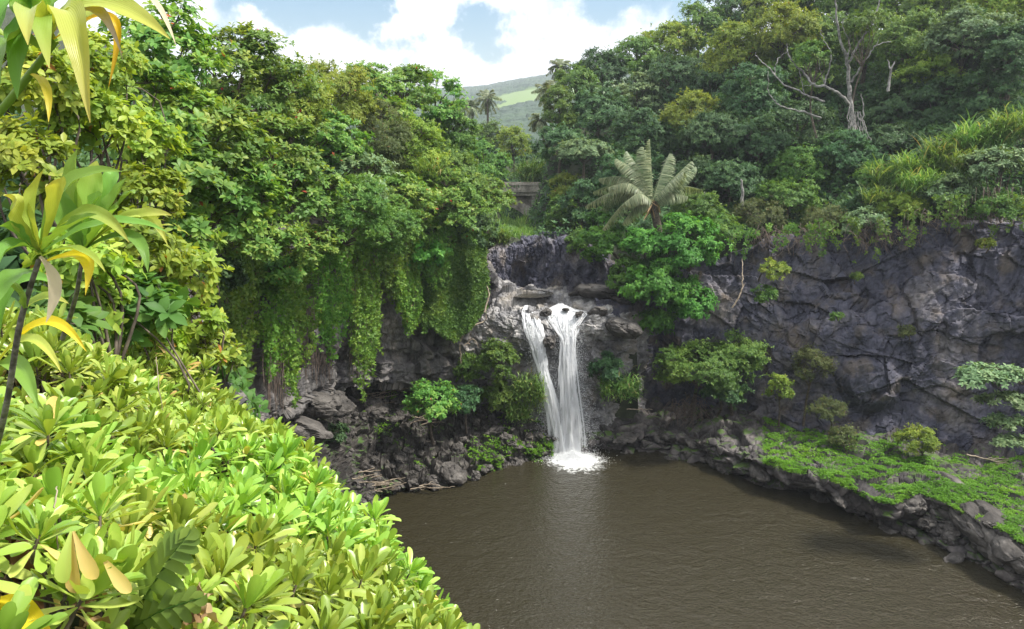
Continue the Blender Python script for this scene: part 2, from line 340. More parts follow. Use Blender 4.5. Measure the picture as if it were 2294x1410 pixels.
M['grassy'] = rock_mat('mossy soil', (.03, .05, .012), (.05, .09, .015), (.08, .12, .03), sc1=.5, vert=1)
# ------------------------------------------------------------------ terrain
BASIN = np.array([(-.5, -14), (-.8, 3), (-2.1, 6), (-4.7, 9.5), (-7.6, 14), (-10.2, 19), (-11.4, 25), (-11.2, 31), (-11.5, 37.5), (-9.5, 43.7), (-4, 46.8), (0.6, 46.6), (0, 52), (8.2, 52), (8.0, 47), (10.5, 49.2), (16.5, 48.4), (22.8, 46.0), (29.6, 43.6), (37, 36), (40, 20), (40, -14)], float)
UPPER = np.array([(-1.9, 45), (-1.9, 52), (8.2, 52), (8.2, 45)], float)
def seg_dist(P, poly):
    d = np.full(len(P), 1e9); inside = np.zeros(len(P), bool)
    for k in range(len(poly)):
        a = poly[k]; b = poly[(k + 1) % len(poly)]; ab = b - a
        t = np.clip(((P - a) @ ab) / (ab @ ab), 0, 1)
        d = np.minimum(d, np.linalg.norm(P - a - t[:, None] * ab, axis=1))
        c = (a[1] > P[:, 1]) != (b[1] > P[:, 1])
        with np.errstate(divide='ignore', invalid='ignore'):
            xi = a[0] + (P[:, 1] - a[1]) * ab[0] / (ab[1] if ab[1] else 1e-9)
        inside ^= c & (P[:, 0] < xi)
    return d, inside
CTRL = [(0, -1, 16.2), (-2.5, 1, 16.0), (-1.2, 3, 15.2), (-2.2, 6, 14.6), (-4.2, 9.5, 13.8), (-6.6, 14, 13.6), (-9, 19, 13.6), (-5, 5, 15.6), (-8, 9, 15.4), (-12, 13, 16), (-22, 20, 21), (-12, 20, 15), (-13, 27, 15.5), (-13, 33, 15), (-13, 40, 15.5), (-20, 30, 18),
        (-22, 42, 19.5), (-9, 46, 14.2), (-4, 47.5, 12.5), (-12, 56, 16), (-26, 60, 21), (-60, 60, 34), (-45, 20, 34), (-30, -10, 24), (-80, 120, 40), (0, -30, 17), (-4, -12, 16.5),
        (-2, 53, 12.2), (3, 53, 12.3), (8.5, 53, 12.8), (9, 48.5, 12), (12, 49.5, 12.7), (17, 48.3, 12.8), (23, 45, 13.6), (30, 43, 14.6), (38, 36, 16), (43, 20, 17), (43, -10, 18),
        (0, 56, 11.9), (1, 60, 11.6), (0, 62, 11.5), (1, 65, 11.3), (0, 69, 11.2), (2, 70, 11.2), (-2, 71, 11.2), (0, 75, 11), (0, 80, 11), (4.5, 60, 12.4), (4.8, 66, 12.8), (3, 57, 12), (-4, 76, 12), (2, 95, 12), (7, 75, 13.6), (12, 60, 16.5), (20, 60, 22), (34, 58, 29), (50, 55, 38), (70, 30, 44), (28, 78, 28), (60, 90, 55), (14, 80, 20), (12, 110, 18),
        (-10, 95, 14), (-14, 130, 16), (30, 130, 34), (5, 150, 12), (0, 220, 8), (-60, 220, 18), (90, 220, 40), (300, 300, 60), (-300, 300, 20), (0, 420, 0), (400, 0, 60), (-400, 0, 60), (0, -400, 0), (0, 2500, 0), (2500, 0, 60), (-2500, 0, 60), (0, -2500, -20)]
TREES = []          # filled in below; each crown keeps the ground under it
def plateau(P):
    C = np.array(CTRL, float); d2 = ((P[:, None] - C[None, :, :2]) ** 2).sum(2) + .6
    w = 1 / d2 ** 1.8; return (w * C[None, :, 2]).sum(1) / w.sum(1)
def ground_z(P):
    P = np.atleast_2d(np.asarray(P, float)); out = np.zeros(len(P))
    for s in range(0, len(P), 20000):
        Q = P[s:s + 20000]; z = plateau(Q)
        d, ins = seg_dist(Q, BASIN); du, insu = seg_dist(Q, UPPER)
        z = np.where(ins, z * 0 - 2.0, np.where(d < .8, np.minimum(z, -2 + (z + 2) * d / .8), z))
        z = np.where(insu, 8.2, z)
        out[s:s + 20000] = z
    return out
def gz(x, y): return float(ground_z([(x, y)])[0])

SHEETS = {}
def build_ground():
    def ax(c, fine, n, far):
        a = np.arange(-n, n + 1) * fine
        k = np.arange(1, 45); g = a[-1] + fine * (1.14 ** k - 1) / .14
        g = g[g < far]; return c + np.concatenate([-g[::-1], a, g])
    xs = ax(0, .6, 75, 4000); ys = ax(45, .6, 75, 4000)
    X, Y = np.meshgrid(xs, ys); P = np.stack([X.ravel(), Y.ravel()], 1)
    z = ground_z(P); q = np.concatenate([P, z[:, None]], 1)
    z = z + fbm(q, 3, 3, 5) * .18 * (z > 10)
    mk('ground', np.concatenate([P, z[:, None]], 1), grid_faces(len(ys), len(xs)), M['soil'])['kind'] = 'structure'

def build_cliffs():
    # right cliff: columns (px, base, mid fractions); base -> top in world space
    cols = [(1335, (1335, 930, 44.6), (1335, 700, 44.2)),
            (1400, (1400, 940, 45.4), (1400, 690, 45.2)),
            (1480, (1480, 930, 47.2), (1480, 610, 47.4)),
            (1600, (1600, 940, 46.4), (1600, 570, 47.2)),
            (1720, (1720, 950, 44.2), (1720, 535, 46.6)),
            (1850, (1850, 975, 42.4), (1850, 525, 45.6)),
            (2000, (2000, 1000, 40.8), (2000, 505, 44.4)),
            (2150, (2150, 1010, 40.2), (2150, 495, 43.2)),
            (2300, (2300, 1020, 39.4), (2300, 490, 42.0)),
            (2550, (2550, 1040, 36.5), (2550, 470, 39.5)),
            (2900, (2900, 1060, 31), (2900, 440, 34)), (3500, (3500, 1100, 22), (3500, 420, 25)), (5200, (5200, 1300, 9), (5200, 500, 12))]
    rows = []
    prof = [(-.12, 0), (0, 0), (.12, .6), (.25, .35), (.4, .15), (.48, -.25), (.6, -.55), (.8, -.1), (.97, .15), (1.02, 1.0), (1.04, 4)]
    for f, back in prof:
        r = []
        for k, (px, b, t) in enumerate(cols):
            B = W(*b); T = W(*t); p = B.lerp(T, f)
            n = Vector((p.x * .35, 1, 0)).normalized() if p.x > 8 else Vector((0, 1, 0))
            p = p + n * back * (1.0 if px > 1500 else .4)
            if f > 1: p.z = T.z + (.1 if f < 1.03 else .3)
            r.append(p)
        rows.append(r)
    def dr(P):
        # horizontal bench that runs across the face, blocky joints, a knob of conglomerate
        d = rock3(P, 3.2, .62, 3, (1.05, 1.05, 1.15), 1.0, 1.0) + facet(P, (6, 6, 3.4), 77, 1.0, 0) * .75
        k = W(1955, 860, 41.6); q = np.linalg.norm((P - np.array(k)) / (1.5, 2.2, 1.75), axis=1)
        return d + 1.1 * np.clip(1.25 - q, 0, .5) * 2
    _, SHEETS['right'] = sheet('cliff', rows, 560, 280, M['cliffR'], dr)
    # left cliff with an overhang, a banded foot and a dark cave under it
    cols = [((330, 1250, 17), (330, 640, 17)), ((420, 1200, 21), (420, 600, 21)), ((500, 1110, 25), (500, 560, 25)), ((600, 1010, 29.6), (600, 520, 29)), ((690, 960, 34), (690, 500, 33)),
            ((770, 940, 38.4), (770, 500, 37)), ((850, 925, 41.6), (850, 510, 40)), ((930, 925, 43.4), (930, 520, 42)), ((1000, 925, 44.6), (1000, 530, 43.2)), ((1060, 930, 45.2), (1060, 560, 44.2)), ((1100, 930, 45.8), (1100, 640, 45.2))]
    prof = [(-.25, 2.6), (0, 2.6), (.06, 2.4), (.125, 1.2), (.15, -.55), (.24, -.75), (.30, -.4), (.33, .1), (.36, -.3), (.5, -.6), (.66, -.1), (.85, .2), (1.0, .6), (1.03, 3.5)]
    rows = []
    for f, back in prof:
        r = []
        for b, t in cols:
            B = W(*b); T = W(*t); p = B.lerp(T, f); n = Vector((p.x, p.y * .55, 0)).normalized()
            cave = 1.0 if b[0] > 700 else .55
            p = p + n * back * (cave if back > 0 else 1)
            r.append(p)
        rows.append(r)
    def dl(P):
        zf = P[:, 2]
        d = rock3(P, 2.2, .6, 9, (1.1, 1.1, 1.4), .6, .8) + facet(P, (3.5, 3.5, 4), 31, 1.0, .1) * .6
        d = d + .14 * vnoise(np.stack([P[:, 0] * .15, P[:, 1] * .15, zf * 3.2], 1), 4)
        return d
    _, SHEETS['left'] = sheet('cliff', rows, 460, 260, M['cliffL'], dl)
    # the rock step the falls drop over: face, lip, and the worn shelf behind it
    X = [1010, 1060, 1100, 1150, 1185, 1215, 1245, 1275, 1310, 1350, 1400, 1450]
    face0 = [44.6, 44.4, 44.2, 43.9, 43.8, 43.7, 43.9, 43.9, 43.6, 43.5, 44.4, 46]
    lipy = [660, 660, 690, 700, 700, 705, 715, 712, 705, 690, 695, 690]
    lipY = [45.4, 44.9, 44.5, 44.3, 44.2, 44.0, 44.1, 44.2, 43.7, 43.6, 44.4, 46]
    rows = [[WZ(x, 1030, -1.2).lerp(W(x, 1040, f), 1) + Vector((0, 0, -1.2)) for x, f in zip(X, face0)],
            [W(x, 1000, f + .1) for x, f in zip(X, face0)],
            [W(x, 900, f + .5) for x, f in zip(X, face0)],
            [W(x, 815, f + .2) for x, f in zip(X, face0)],
            [W(x, 765, f - .2) for x, f in zip(X, face0)],
            [W(x, ly + 22, lY - .25) for x, ly, lY in zip(X, lipy, lipY)],
            [W(x, ly, lY + .5) for x, ly, lY in zip(X, lipy, lipY)],
            [W(x, min(ly, 672), 46.6) + Vector((0, 0, 0)) for x, ly in zip(X, lipy)],
            [WZ(x, 655, 9.1) + Vector((0, .3, -.1)) if 1130 < x < 1330 else W(x, 650, 48) for x in X],
            [Vector((W(x, 650, 50).x, 50, 9.0 if 1130 < x < 1330 else 9.9)) for x in X]]
    def df(P): return rock3(P, 1.5, .42, 21, (1.2, 1.2, .8)) - .35 * np.exp(-((P[:, 0] - 3.3) / 1.3) ** 2) * 0 + facet(P, (2.5, 2.5, 1.6), 8, 1.2, .1) * .35
    _, SHEETS['falls'] = sheet('rock_shelf', rows, 340, 300, M['apron'], df)
    # back wall of the upper pool with a small cave
    cols = [1040, 1090, 1130, 1160, 1200, 1240, 1280, 1330, 1390, 1450]
    rows = []
    by = [668, 655, 645, 640, 642, 645, 655, 672, 690, 700]; bY = [47.2, 48.4, 49.5, 50.4, 50.4, 50, 49.4, 48.2, 47.4, 47]
    ty = [590, 575, 560, 548, 542, 540, 545, 560, 600, 640]
    for f, back in [(-.3, 0), (0, 0), (.25, .25), (.5, .3), (.8, .2), (1, .5), (1.04, 3)]:
        rows.append([W(x, b, Y).lerp(W(x, t, Y + .6), f) + Vector((0, back, 0)) for x, b, Y, t in zip(cols, by, bY, ty)])
    cv = np.array(W(1166, 622, 50.4))
    def db(P):
        q = np.stack([(P[:, 0] - cv[0]) / .5, (P[:, 2] - cv[2]) / .7], 1) * (1 + .5 * vnoise(P * (2.2, 2.2, 1.6), 77))[:, None]
        return rock3(P, 1.2, .4, 51, (.7, .7, 1.7)) - 1.2 * np.exp(-((q ** 2).sum(1)) ** 1.3)
    sheet('cliff', rows, 300, 150, M['cliffR'], db)
    # near left wall under the lookout, closing the bank towards the camera
    pl = [(.4, -3), (-.2, 1), (-1.0, 4), (-2.6, 7), (-5.0, 10), (-7.9, 14.2), (-10.3, 18.6), (-11.2, 22)]; rows = []
    for f, o_ in [(-.02, 1.1), (.2, .9), (.45, .5), (.7, .7), (.9, .35), (1.0, -.2), (1.02, -1.6)]:
        rows.append([Vector((x + o_ * .9, y - o_ * .35, -1 + f * (min(gz(x - 1.6, y), 15.2) + 1) - (.15 if f > .99 else 0))) for x, y in pl])
    _, SHEETS['near'] = sheet('cliff', rows, 260, 200, M['cliffL'], lambda P: rock3(P, 2.2, .5, 15, (1.1, 1.1, 1.4), .8, .8))
    # left rubble bank
    sh = [(1235, 1024), (1160, 1042), (1100, 1062), (1020, 1088), (950, 1102), (890, 1112), (838, 1122), (815, 1160), (800, 1230), (770, 1330), (740, 1450)]
    bk = [(1230, 950, 43.6), (1160, 930, 43.8), (1100, 915, 44.4), (1020, 900, 45), (950, 895, 45), (880, 890, 44), (800, 890, 42), (740, 915, 38), (690, 970, 33.5), (650, 1060, 29), (600, 1200, 24)]
    rows = []
    for f, dz in [(-.12, -1.3), (0, -.15), (.06, .35), (.3, .25), (.6, .1), (.85, 0), (1, 0), (1.2, 0)]:
        r = []
        for s, b in zip(sh, bk):
            S = WZ(s[0], s[1], 0); B = W(*b); p = S.lerp(B, f); p.z = S.z + (B.z - S.z) * max(0, min(f, 1)) ** .9 + dz
            r.append(p)
        rows.append(r)
    def dd(P): return np.abs(facet(P, (.9, .9, .8), 61, 1.4, .5)) * .75 + facet(P, (.4, .4, .35), 71, 1.3, .4) * .3 + fbm(P, 2.5, 3, 7) * .35
    _, SHEETS['bankL'] = sheet('bank', rows, 520, 260, M['rubble'], dd)
    # big lava outcrop at the left (620-760, 880-1000)
    # right ledge
    wt = [(1300, 1012), (1380, 1012), (1470, 1018), (1560, 1035), (1600, 1052), (1680, 1085), (1760, 1105), (1840, 1122), (1925, 1152), (1990, 1190), (2060, 1205), (2140, 1240), (2210, 1275), (2290, 1315), (2420, 1400), (2650, 1560)]
    lp = [(1300, 990, .6), (1380, 980, .9), (1470, 972, 1.1), (1560, 985, 1.3), (1600, 995, 1.5), (1680, 1025, 1.6), (1760, 1050, 1.6), (1840, 1068, 1.7), (1925, 1098, 1.7), (1990, 1125, 1.7), (2060, 1105, 1.9), (2140, 1130, 2.0), (2210, 1165, 2.0), (2290, 1205, 2.0), (2420, 1270, 2), (2650, 1400, 2.2)]
    bk = [(1300, 900, 44.8), (1380, 905, 45.6), (1470, 905, 47.5), (1560, 905, 47.2), (1600, 915, 46.8), (1680, 930, 45.6), (1760, 940, 44.6), (1850, 955, 43.4), (1960, 975, 42), (2040, 985, 41.6), (2120, 990, 41.2), (2200, 1000, 41), (2280, 1008, 40.4), (2400, 1015, 39.6), (2600, 1020, 37), (2900, 1040, 33)]
    rows = [[WZ(a[0], a[1], 0) + Vector((.3, .5, -1.5)) for a in wt], [WZ(a[0], a[1], 0) + Vector((.1, .25, -.3)) for a in wt], [WZ(a[0], a[1], 0) + Vector((0, .15, .25)) for a in wt],
            [WZ(*a).lerp(WZ(b[0], b[1], 0), .25) for a, b in zip(lp, wt)], [WZ(*a) for a in lp]]
    for f in (.25, .55, .85, 1.1): rows.append([WZ(*a).lerp(W(*b), f) + Vector((0, 0, .1)) for a, b in zip(lp, bk)])
    def dg(P):
        flat = np.clip((P[:, 2] - 1.3) / .6, 0, 1)
        return facet(P, (1.6, 1.6, .7), 91, 1.2, .35) * (.75 - .5 * flat) + facet(P, (.6, .6, .35), 95, 1.2, .35) * (.34 - .16 * flat) + fbm(P, 1.6, 4, 17) * .22
    _, SHEETS['bankR'] = sheet('bank', rows, 620, 230, M['rubble2'], dg)
M['rubble2'] = rock_mat('ledge rock', (.028, .024, .026), (.08, .072, .072), (.19, .168, .16), sc1=.9, vert=1, moss=(.06, .12, .012))

# ------------------------------------------------------------------ water
def build_water():
    m, t, o = mat_new('pool water'); tc = N(t, 'ShaderNodeTexCoord')
    p = N(t, 'ShaderNodeBsdfPrincipled'); p.inputs['Base Color'].default_value = (.030, .0262, .0142, 1); p.inputs['Roughness'].default_value = .06; p.inputs['IOR'].default_value = 1.33; p.inputs['Specular IOR Level'].default_value = .65
    mp = N(t, 'ShaderNodeMapping'); mp.inputs['Scale'].default_value = (1, 1.35, 1); mp.inputs['Rotation'].default_value = (0, 0, .3); t.links.new(tc.outputs['Object'], mp.inputs[0])
    h = None
    for s, w, d in ((.8, .12, 2), (5.5, .5, 3), (13, .35, 2)):
        n = N(t, 'ShaderNodeTexNoise'); n.inputs['Scale'].default_value = s; n.inputs['Detail'].default_value = d; n.inputs['Distortion'].default_value = .8; t.links.new(mp.outputs[0], n.inputs['Vector'])
        v = mathn(t, 'MULTIPLY', n.outputs[0], w / s * 1.6); h = v if h is None else mathn(t, 'ADD', h, v)
    b = N(t, 'ShaderNodeBump'); b.inputs['Strength'].default_value = 1; b.inputs['Distance'].default_value = .46; t.links.new(h, b.inputs['Height']); t.links.new(b.outputs[0], p.inputs['Normal'])
    # paler silt and foam streaks around the foot of the falls
    fp = WZ(1292, 1034, 0)
    dn = N(t, 'ShaderNodeVectorMath', operation='DISTANCE'); t.links.new(tc.outputs['Object'], dn.inputs[0]); dn.inputs[1].default_value = (fp.x, fp.y, 0)
    n = N(t, 'ShaderNodeTexNoise'); n.inputs['Scale'].default_value = 3; n.inputs['Detail'].default_value = 8; n.inputs['Distortion'].default_value = 1.2; t.links.new(tc.outputs['Object'], n.inputs['Vector'])
    q = mathn(t, 'MULTIPLY_ADD', dn.outputs['Value'], -.30, 1.02); q = mathn(t, 'ADD', q, mathn(t, 'MULTIPLY', n.outputs[0], .95))
    mr = N(t, 'ShaderNodeMapRange', interpolation_type='SMOOTHSTEP'); mr.inputs['From Min'].default_value = .95; mr.inputs['From Max'].default_value = 1.35; t.links.new(q, mr.inputs['Value'])
    mxx = N(t, 'ShaderNodeMix', data_type='RGBA'); mxx.inputs[6].default_value = (.030, .0262, .0142, 1); mxx.inputs[7].default_value = (.8, .82, .82, 1); t.links.new(mr.outputs[0], mxx.inputs[0]); t.links.new(mxx.outputs[2], p.inputs['Base Color'])
    t.links.new(mathn(t, 'MULTIPLY_ADD', mr.outputs[0], .5, .06), p.inputs['Roughness'])
    t.links.new(p.outputs[0], o.inputs[0]); M['water'] = m
    V = np.array([(-16, -14, 0), (46, -14, 0), (46, 50, 0), (-16, 50, 0)], float)
    w = mk('water', V, np.array([(0, 1, 2, 3)]), m, smooth=False); w['kind'] = 'structure'
    c = WZ(1186, 661, 9.2)
    a = np.linspace(0, 2 * np.pi, 40, endpoint=False)
    V = np.stack([c.x + 1.6 * np.cos(a), c.y + .9 + 1.5 * np.sin(a), np.full(40, 9.12)], 1); V = np.concatenate([V, [[c.x, c.y + .9, 9.12]]])
    w = mk('water', V, np.array([(i, (i + 1) % 40, 40) for i in range(40)]), m, smooth=False); w['kind'] = 'structure'

def build_falls():
    rng = np.random.default_rng(5)
    m, t, o = mat_new('falling water'); at = N(t, 'ShaderNodeAttribute', attribute_name='lv'); al = N(t, 'ShaderNodeAttribute', attribute_name='ls')
    tc = N(t, 'ShaderNodeTexCoord'); mp = N(t, 'ShaderNodeMapping'); mp.inputs['Scale'].default_value = (7, 7, 1.5); t.links.new(tc.outputs['Object'], mp.inputs[0])
    n = N(t, 'ShaderNodeTexNoise'); n.inputs['Scale'].default_value = 1.3; n.inputs['Detail'].default_value = 6; n.inputs['Roughness'].default_value = .7; t.links.new(mp.outputs[0], n.inputs['Vector'])
    n2 = N(t, 'ShaderNodeTexNoise'); n2.inputs['Scale'].default_value = 15; n2.inputs['Detail'].default_value = 5; t.links.new(tc.outputs['Object'], n2.inputs['Vector'])
    f = mathn(t, 'ADD', mathn(t, 'MULTIPLY', n.outputs[0], 1.1), mathn(t, 'MULTIPLY', n2.outputs[0], .95))
    f = mathn(t, 'ADD', f, mathn(t, 'SUBTRACT', al.outputs['Fac'], 1.2))     # ls: how solid the water is here
    mr = N(t, 'ShaderNodeMapRange'); mr.inputs['From Min'].default_value = 0.0; mr.inputs['From Max'].default_value = .3; t.links.new(f, mr.inputs['Value'])
    p = N(t, 'ShaderNodeBsdfPrincipled'); p.inputs['Base Color'].default_value = (.95, .96, .98, 1); p.inputs['Roughness'].default_value = .5
    tl = N(t, 'ShaderNodeBsdfTranslucent'); tl.inputs[0].default_value = (.86, .88, .9, 1); a1 = N(t, 'ShaderNodeMixShader'); a1.inputs[0].default_value = .4
    t.links.new(p.outputs[0], a1.inputs[1]); t.links.new(tl.outputs[0], a1.inputs[2])
    b = N(t, 'ShaderNodeBump'); b.inputs['Strength'].default_value = .4; b.inputs['Distance'].default_value = .08; t.links.new(f, b.inputs['Height']); t.links.new(b.outputs[0], p.inputs['Normal'])
    tr = N(t, 'ShaderNodeBsdfTransparent'); mxs = N(t, 'ShaderNodeMixShader'); t.links.new(mr.outputs[0], mxs.inputs[0]); t.links.new(tr.outputs[0], mxs.inputs[1]); t.links.new(a1.outputs[0], mxs.inputs[2])
    t.links.new(mxs.outputs[0], o.inputs[0]); M['fall'] = m
    def stream(path, parent, name, seed, layers=3, dens=1.0):
        parts = []
        for L in range(layers):
            # path rows: (px_left, px_right, py, Y, solidity)
            A = np.array([tuple(W(a, y, Y)) for a, b, y, Y, s in path]); B = np.array([tuple(W(b, y, Y)) for a, b, y, Y, s in path]); S = np.array([r[4] for r in path])
            n = 150; A = catmull(A, n); B = catmull(B, n); S = catmull(S, n)
            k = 26; u = np.linspace(-.04 * L, 1 + .04 * L, k)
            G = A[:, None] * (1 - u)[None, :, None] + B[:, None] * u[None, :, None]
            bulge = np.sin(np.clip(u, 0, 1) * np.pi) ** .7 * (.34 - .2 * L); tt = np.linspace(0, 1, n)
            for E, sg in ((0, 3), (k - 1, 4)):                                   # ragged edges
                pass
            wob = vnoise(np.stack([tt * 22, tt * 0 + L * 3.3, tt * 0 + seed], 1), 2) * .09 + vnoise(np.stack([tt * 60, tt * 0 + L, tt * 0], 1), 3) * .05
            G[:, :, 0] += wob[:, None] * (np.abs(2 * u - 1) ** 1.5)[None] * np.sign(2 * u - 1)[None]
            G[:, :, 1] -= bulge[None] * np.clip((tt - .04) * 7, 0, 1)[:, None] * (1 + .3 * vnoise(G.reshape(-1, 3) * (1.5, 1.5, .5), seed).reshape(n, k))
            q = G.reshape(-1, 3); dsp = (vnoise(q * (5, 5, .7), seed + L) * .13 + vnoise(q * (10, 10, 2.2), seed + L + 5) * .07).reshape(n, k); G[:, :, 1] -= dsp
            edge = np.clip(np.minimum(u, 1 - u) / .16, 0, 1)[None]
            sol = (S[:, None] * dens) * (.25 + .75 * edge) - .12 * L
            parts.append((G.reshape(-1, 3), grid_faces(n, k), {'lv': np.full(n * k, .5), 'ls': sol.ravel()}))
        # thin threads of water that leave the sheet
        for i in range(int(260 * dens * layers / 3)):
            u0 = rng.random() * 1.3 - .15; t0 = rng.random() * .93; t1 = min(1, t0 + rng.uniform(.05, .22)); n2 = 14; ix = np.linspace(t0, t1, n2) * (n - 1); ii = ix.astype(int)
            c = A[ii] * (1 - u0) + B[ii] * u0; c[:, 1] -= .16 + rng.random() * .3 * (1 if 0 < u0 < 1 else .3); c[:, 0] += np.cumsum(rng.normal(0, .006, n2)); hw = rng.uniform(.012, .05) * np.sin(np.linspace(.1, 3.04, n2)) ** .5
            parts.append((np.stack([c - hw[:, None] * (1, 0, 0), c + hw[:, None] * (1, 0, 0)], 1).reshape(-1, 3), grid_faces(n2, 2), {'lv': np.full(2 * n2, .5), 'ls': np.full(2 * n2, .95)}))
        V, Fc, A_ = cat_parts(parts); return mk(name, V, Fc, M['fall'], A_, parent=parent)
    wf = empty('waterfall', (0, 0, 0), 'twin white waterfall dropping from the dark rock step into the brown pool', 'waterfall')
    stream([(1250, 1262, 680, 46.2, .6), (1236, 1280, 690, 45.2, .78), (1226, 1310, 700, 44.5, .85), (1232, 1304, 714, 44.1, .88), (1243, 1290, 735, 43.7, .98), (1257, 1286, 762, 43.3, 1.0), (1256, 1286, 800, 43.1, .98), (1255, 1291, 860, 42.9, .82), (1254, 1299, 930, 42.8, .74), (1250, 1305, 990, 42.75, .66), (1246, 1310, 1034, 42.7, .7)], wf, 'stream', 1)
    stream([(1176, 1186, 684, 45.4, .8), (1172, 1198, 698, 44.6, .92), (1173, 1202, 710, 44.2, .92), (1178, 1206, 735, 43.7, .9), (1190, 1212, 775, 43.3, .95), (1206, 1226, 830, 43.0, .85), (1223, 1246, 900, 42.85, .74), (1233, 1260, 970, 42.75, .6), (1236, 1268, 1032, 42.7, .6)], wf, 'stream', 3)
    stream([(1194, 1204, 705, 44.2, .8), (1204, 1216, 740, 43.5, .7), (1209, 1220, 780, 43.2, .55), (1212, 1224, 820, 43.0, .35)], wf, 'stream', 8, 2, .9)
    # drops thrown off the falls and the foam boiling at its foot
    n = 46000; s = rng.random(n) ** .65; which = rng.random(n) < .62
    py = 720 + s * 315
    cxr = 1276 + s * 2; wr = 20 + 24 * s; cxl = 1186 + np.minimum(s * 1.15, 1) * 66; wl = 9 + 20 * s
    px = np.where(which, cxr + rng.normal(0, 1, n) * wr * .62, cxl + rng.normal(0, 1, n) * wl * .62)
    Y = 43.4 - .7 * s + rng.normal(0, .15, n) - .15
    P = np.array([tuple(W(a, b, c)) for a, b, c in zip(px, py, Y)])
    r = rng.uniform(.005, .014, n)
    k = 16000; a = rng.random(k) * 6.28; rr = np.abs(rng.normal(0, 1, k)); f0 = np.array(WZ(1282, 1028, 0))
    P2 = np.stack([f0[0] + np.cos(a) * rr * .85, f0[1] + np.sin(a) * rr * .45, np.abs(rng.normal(0, .22, k)) * np.exp(-rr * .5)], 1)
    P = np.concatenate([P, P2]); r = np.concatenate([r, rng.uniform(.005, .014, k)])
    o8 = np.array([(1, 0, 0), (0, 1, 0), (-1, 0, 0), (0, -1, 0), (0, 0, 2.2), (0, 0, -2.2)], float); f8 = np.array([(0, 1, 4), (1, 2, 4), (2, 3, 4), (3, 0, 4), (1, 0, 5), (2, 1, 5), (3, 2, 5), (0, 3, 5)])
    V = (P[:, None] + o8[None] * r[:, None, None]).reshape(-1, 3); Fc = (f8[None] + (np.arange(len(P)) * 6)[:, None, None]).reshape(-1, 3)
    sm, t, o = mat_new('spray'); p = N(t, 'ShaderNodeBsdfPrincipled'); p.inputs['Base Color'].default_value = (.88, .9, .92, 1); p.inputs['Roughness'].default_value = .4; t.links.new(p.outputs[0], o.inputs[0])
    M['spray'] = sm
    d = mk('spray', V, Fc, sm, parent=wf); d['kind'] = 'stuff'
    # foam mound
    f0 = WZ(1290, 1034, 0); nr = 40; na = 80
    rr = np.linspace(0, 1, nr); aa = np.linspace(0, 2 * np.pi, na)
    Rg, Ag = np.meshgrid(rr, aa, indexing='ij'); X = f0.x + np.cos(Ag) * Rg * 1.6; Yy = f0.y + np.sin(Ag) * Rg * .85
    q = np.stack([X.ravel(), Yy.ravel(), 0 * X.ravel()], 1); Z = - .01 + .13 * (1 - Rg ** 1.5) * (1 + .9 * vnoise(q * 4, 3).reshape(X.shape)) * (.6 + .4 * vnoise(q * 11, 5).reshape(X.shape))
    V = np.stack([X.ravel(), Yy.ravel(), Z.ravel()], 1)
    fo = mk('foam', V, grid_faces(nr, na), M['fall'], {'lv': np.full(len(V), .5), 'ls': (1.2 - .85 * Rg ** 1.6).ravel()}, parent=wf)
# ------------------------------------------------------------------ vegetation builders
# kind: leaves per shoot, leaf length, leaf width ratio, spread, flattening of the sprays, droop, cover, rare leaves
KIND = {'almond': dict(m='almond', k=7, L=.21, w=.50, el=(40, 88), fl=.38, up=1.1, bend=.5, cov=2.0, rare=.004),
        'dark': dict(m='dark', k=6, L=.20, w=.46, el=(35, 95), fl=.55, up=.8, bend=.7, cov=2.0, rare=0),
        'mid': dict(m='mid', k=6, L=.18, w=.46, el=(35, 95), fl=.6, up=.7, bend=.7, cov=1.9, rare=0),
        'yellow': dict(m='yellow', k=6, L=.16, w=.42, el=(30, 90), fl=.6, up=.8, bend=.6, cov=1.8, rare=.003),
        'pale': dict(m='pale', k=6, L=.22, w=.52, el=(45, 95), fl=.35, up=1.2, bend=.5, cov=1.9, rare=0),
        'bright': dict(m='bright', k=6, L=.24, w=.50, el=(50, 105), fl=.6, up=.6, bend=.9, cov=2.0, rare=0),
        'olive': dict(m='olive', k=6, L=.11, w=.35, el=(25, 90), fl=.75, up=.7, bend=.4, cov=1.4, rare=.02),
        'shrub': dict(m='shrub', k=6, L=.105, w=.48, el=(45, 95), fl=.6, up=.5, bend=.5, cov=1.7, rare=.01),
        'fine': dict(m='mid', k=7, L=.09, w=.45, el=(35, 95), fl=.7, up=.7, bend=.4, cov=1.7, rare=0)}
def fib(n, rng, lo=-.35):
    z = lo + (1 - lo) * (np.arange(n) + .5) / n; a = np.arange(n) * 2.39996 + rng.random() * 6.28
    z = np.clip(z + rng.normal(0, .12, n), lo, 1); r = np.sqrt(np.maximum(0, 1 - z * z)); return np.stack([np.cos(a) * r, np.sin(a) * r, z], 1)
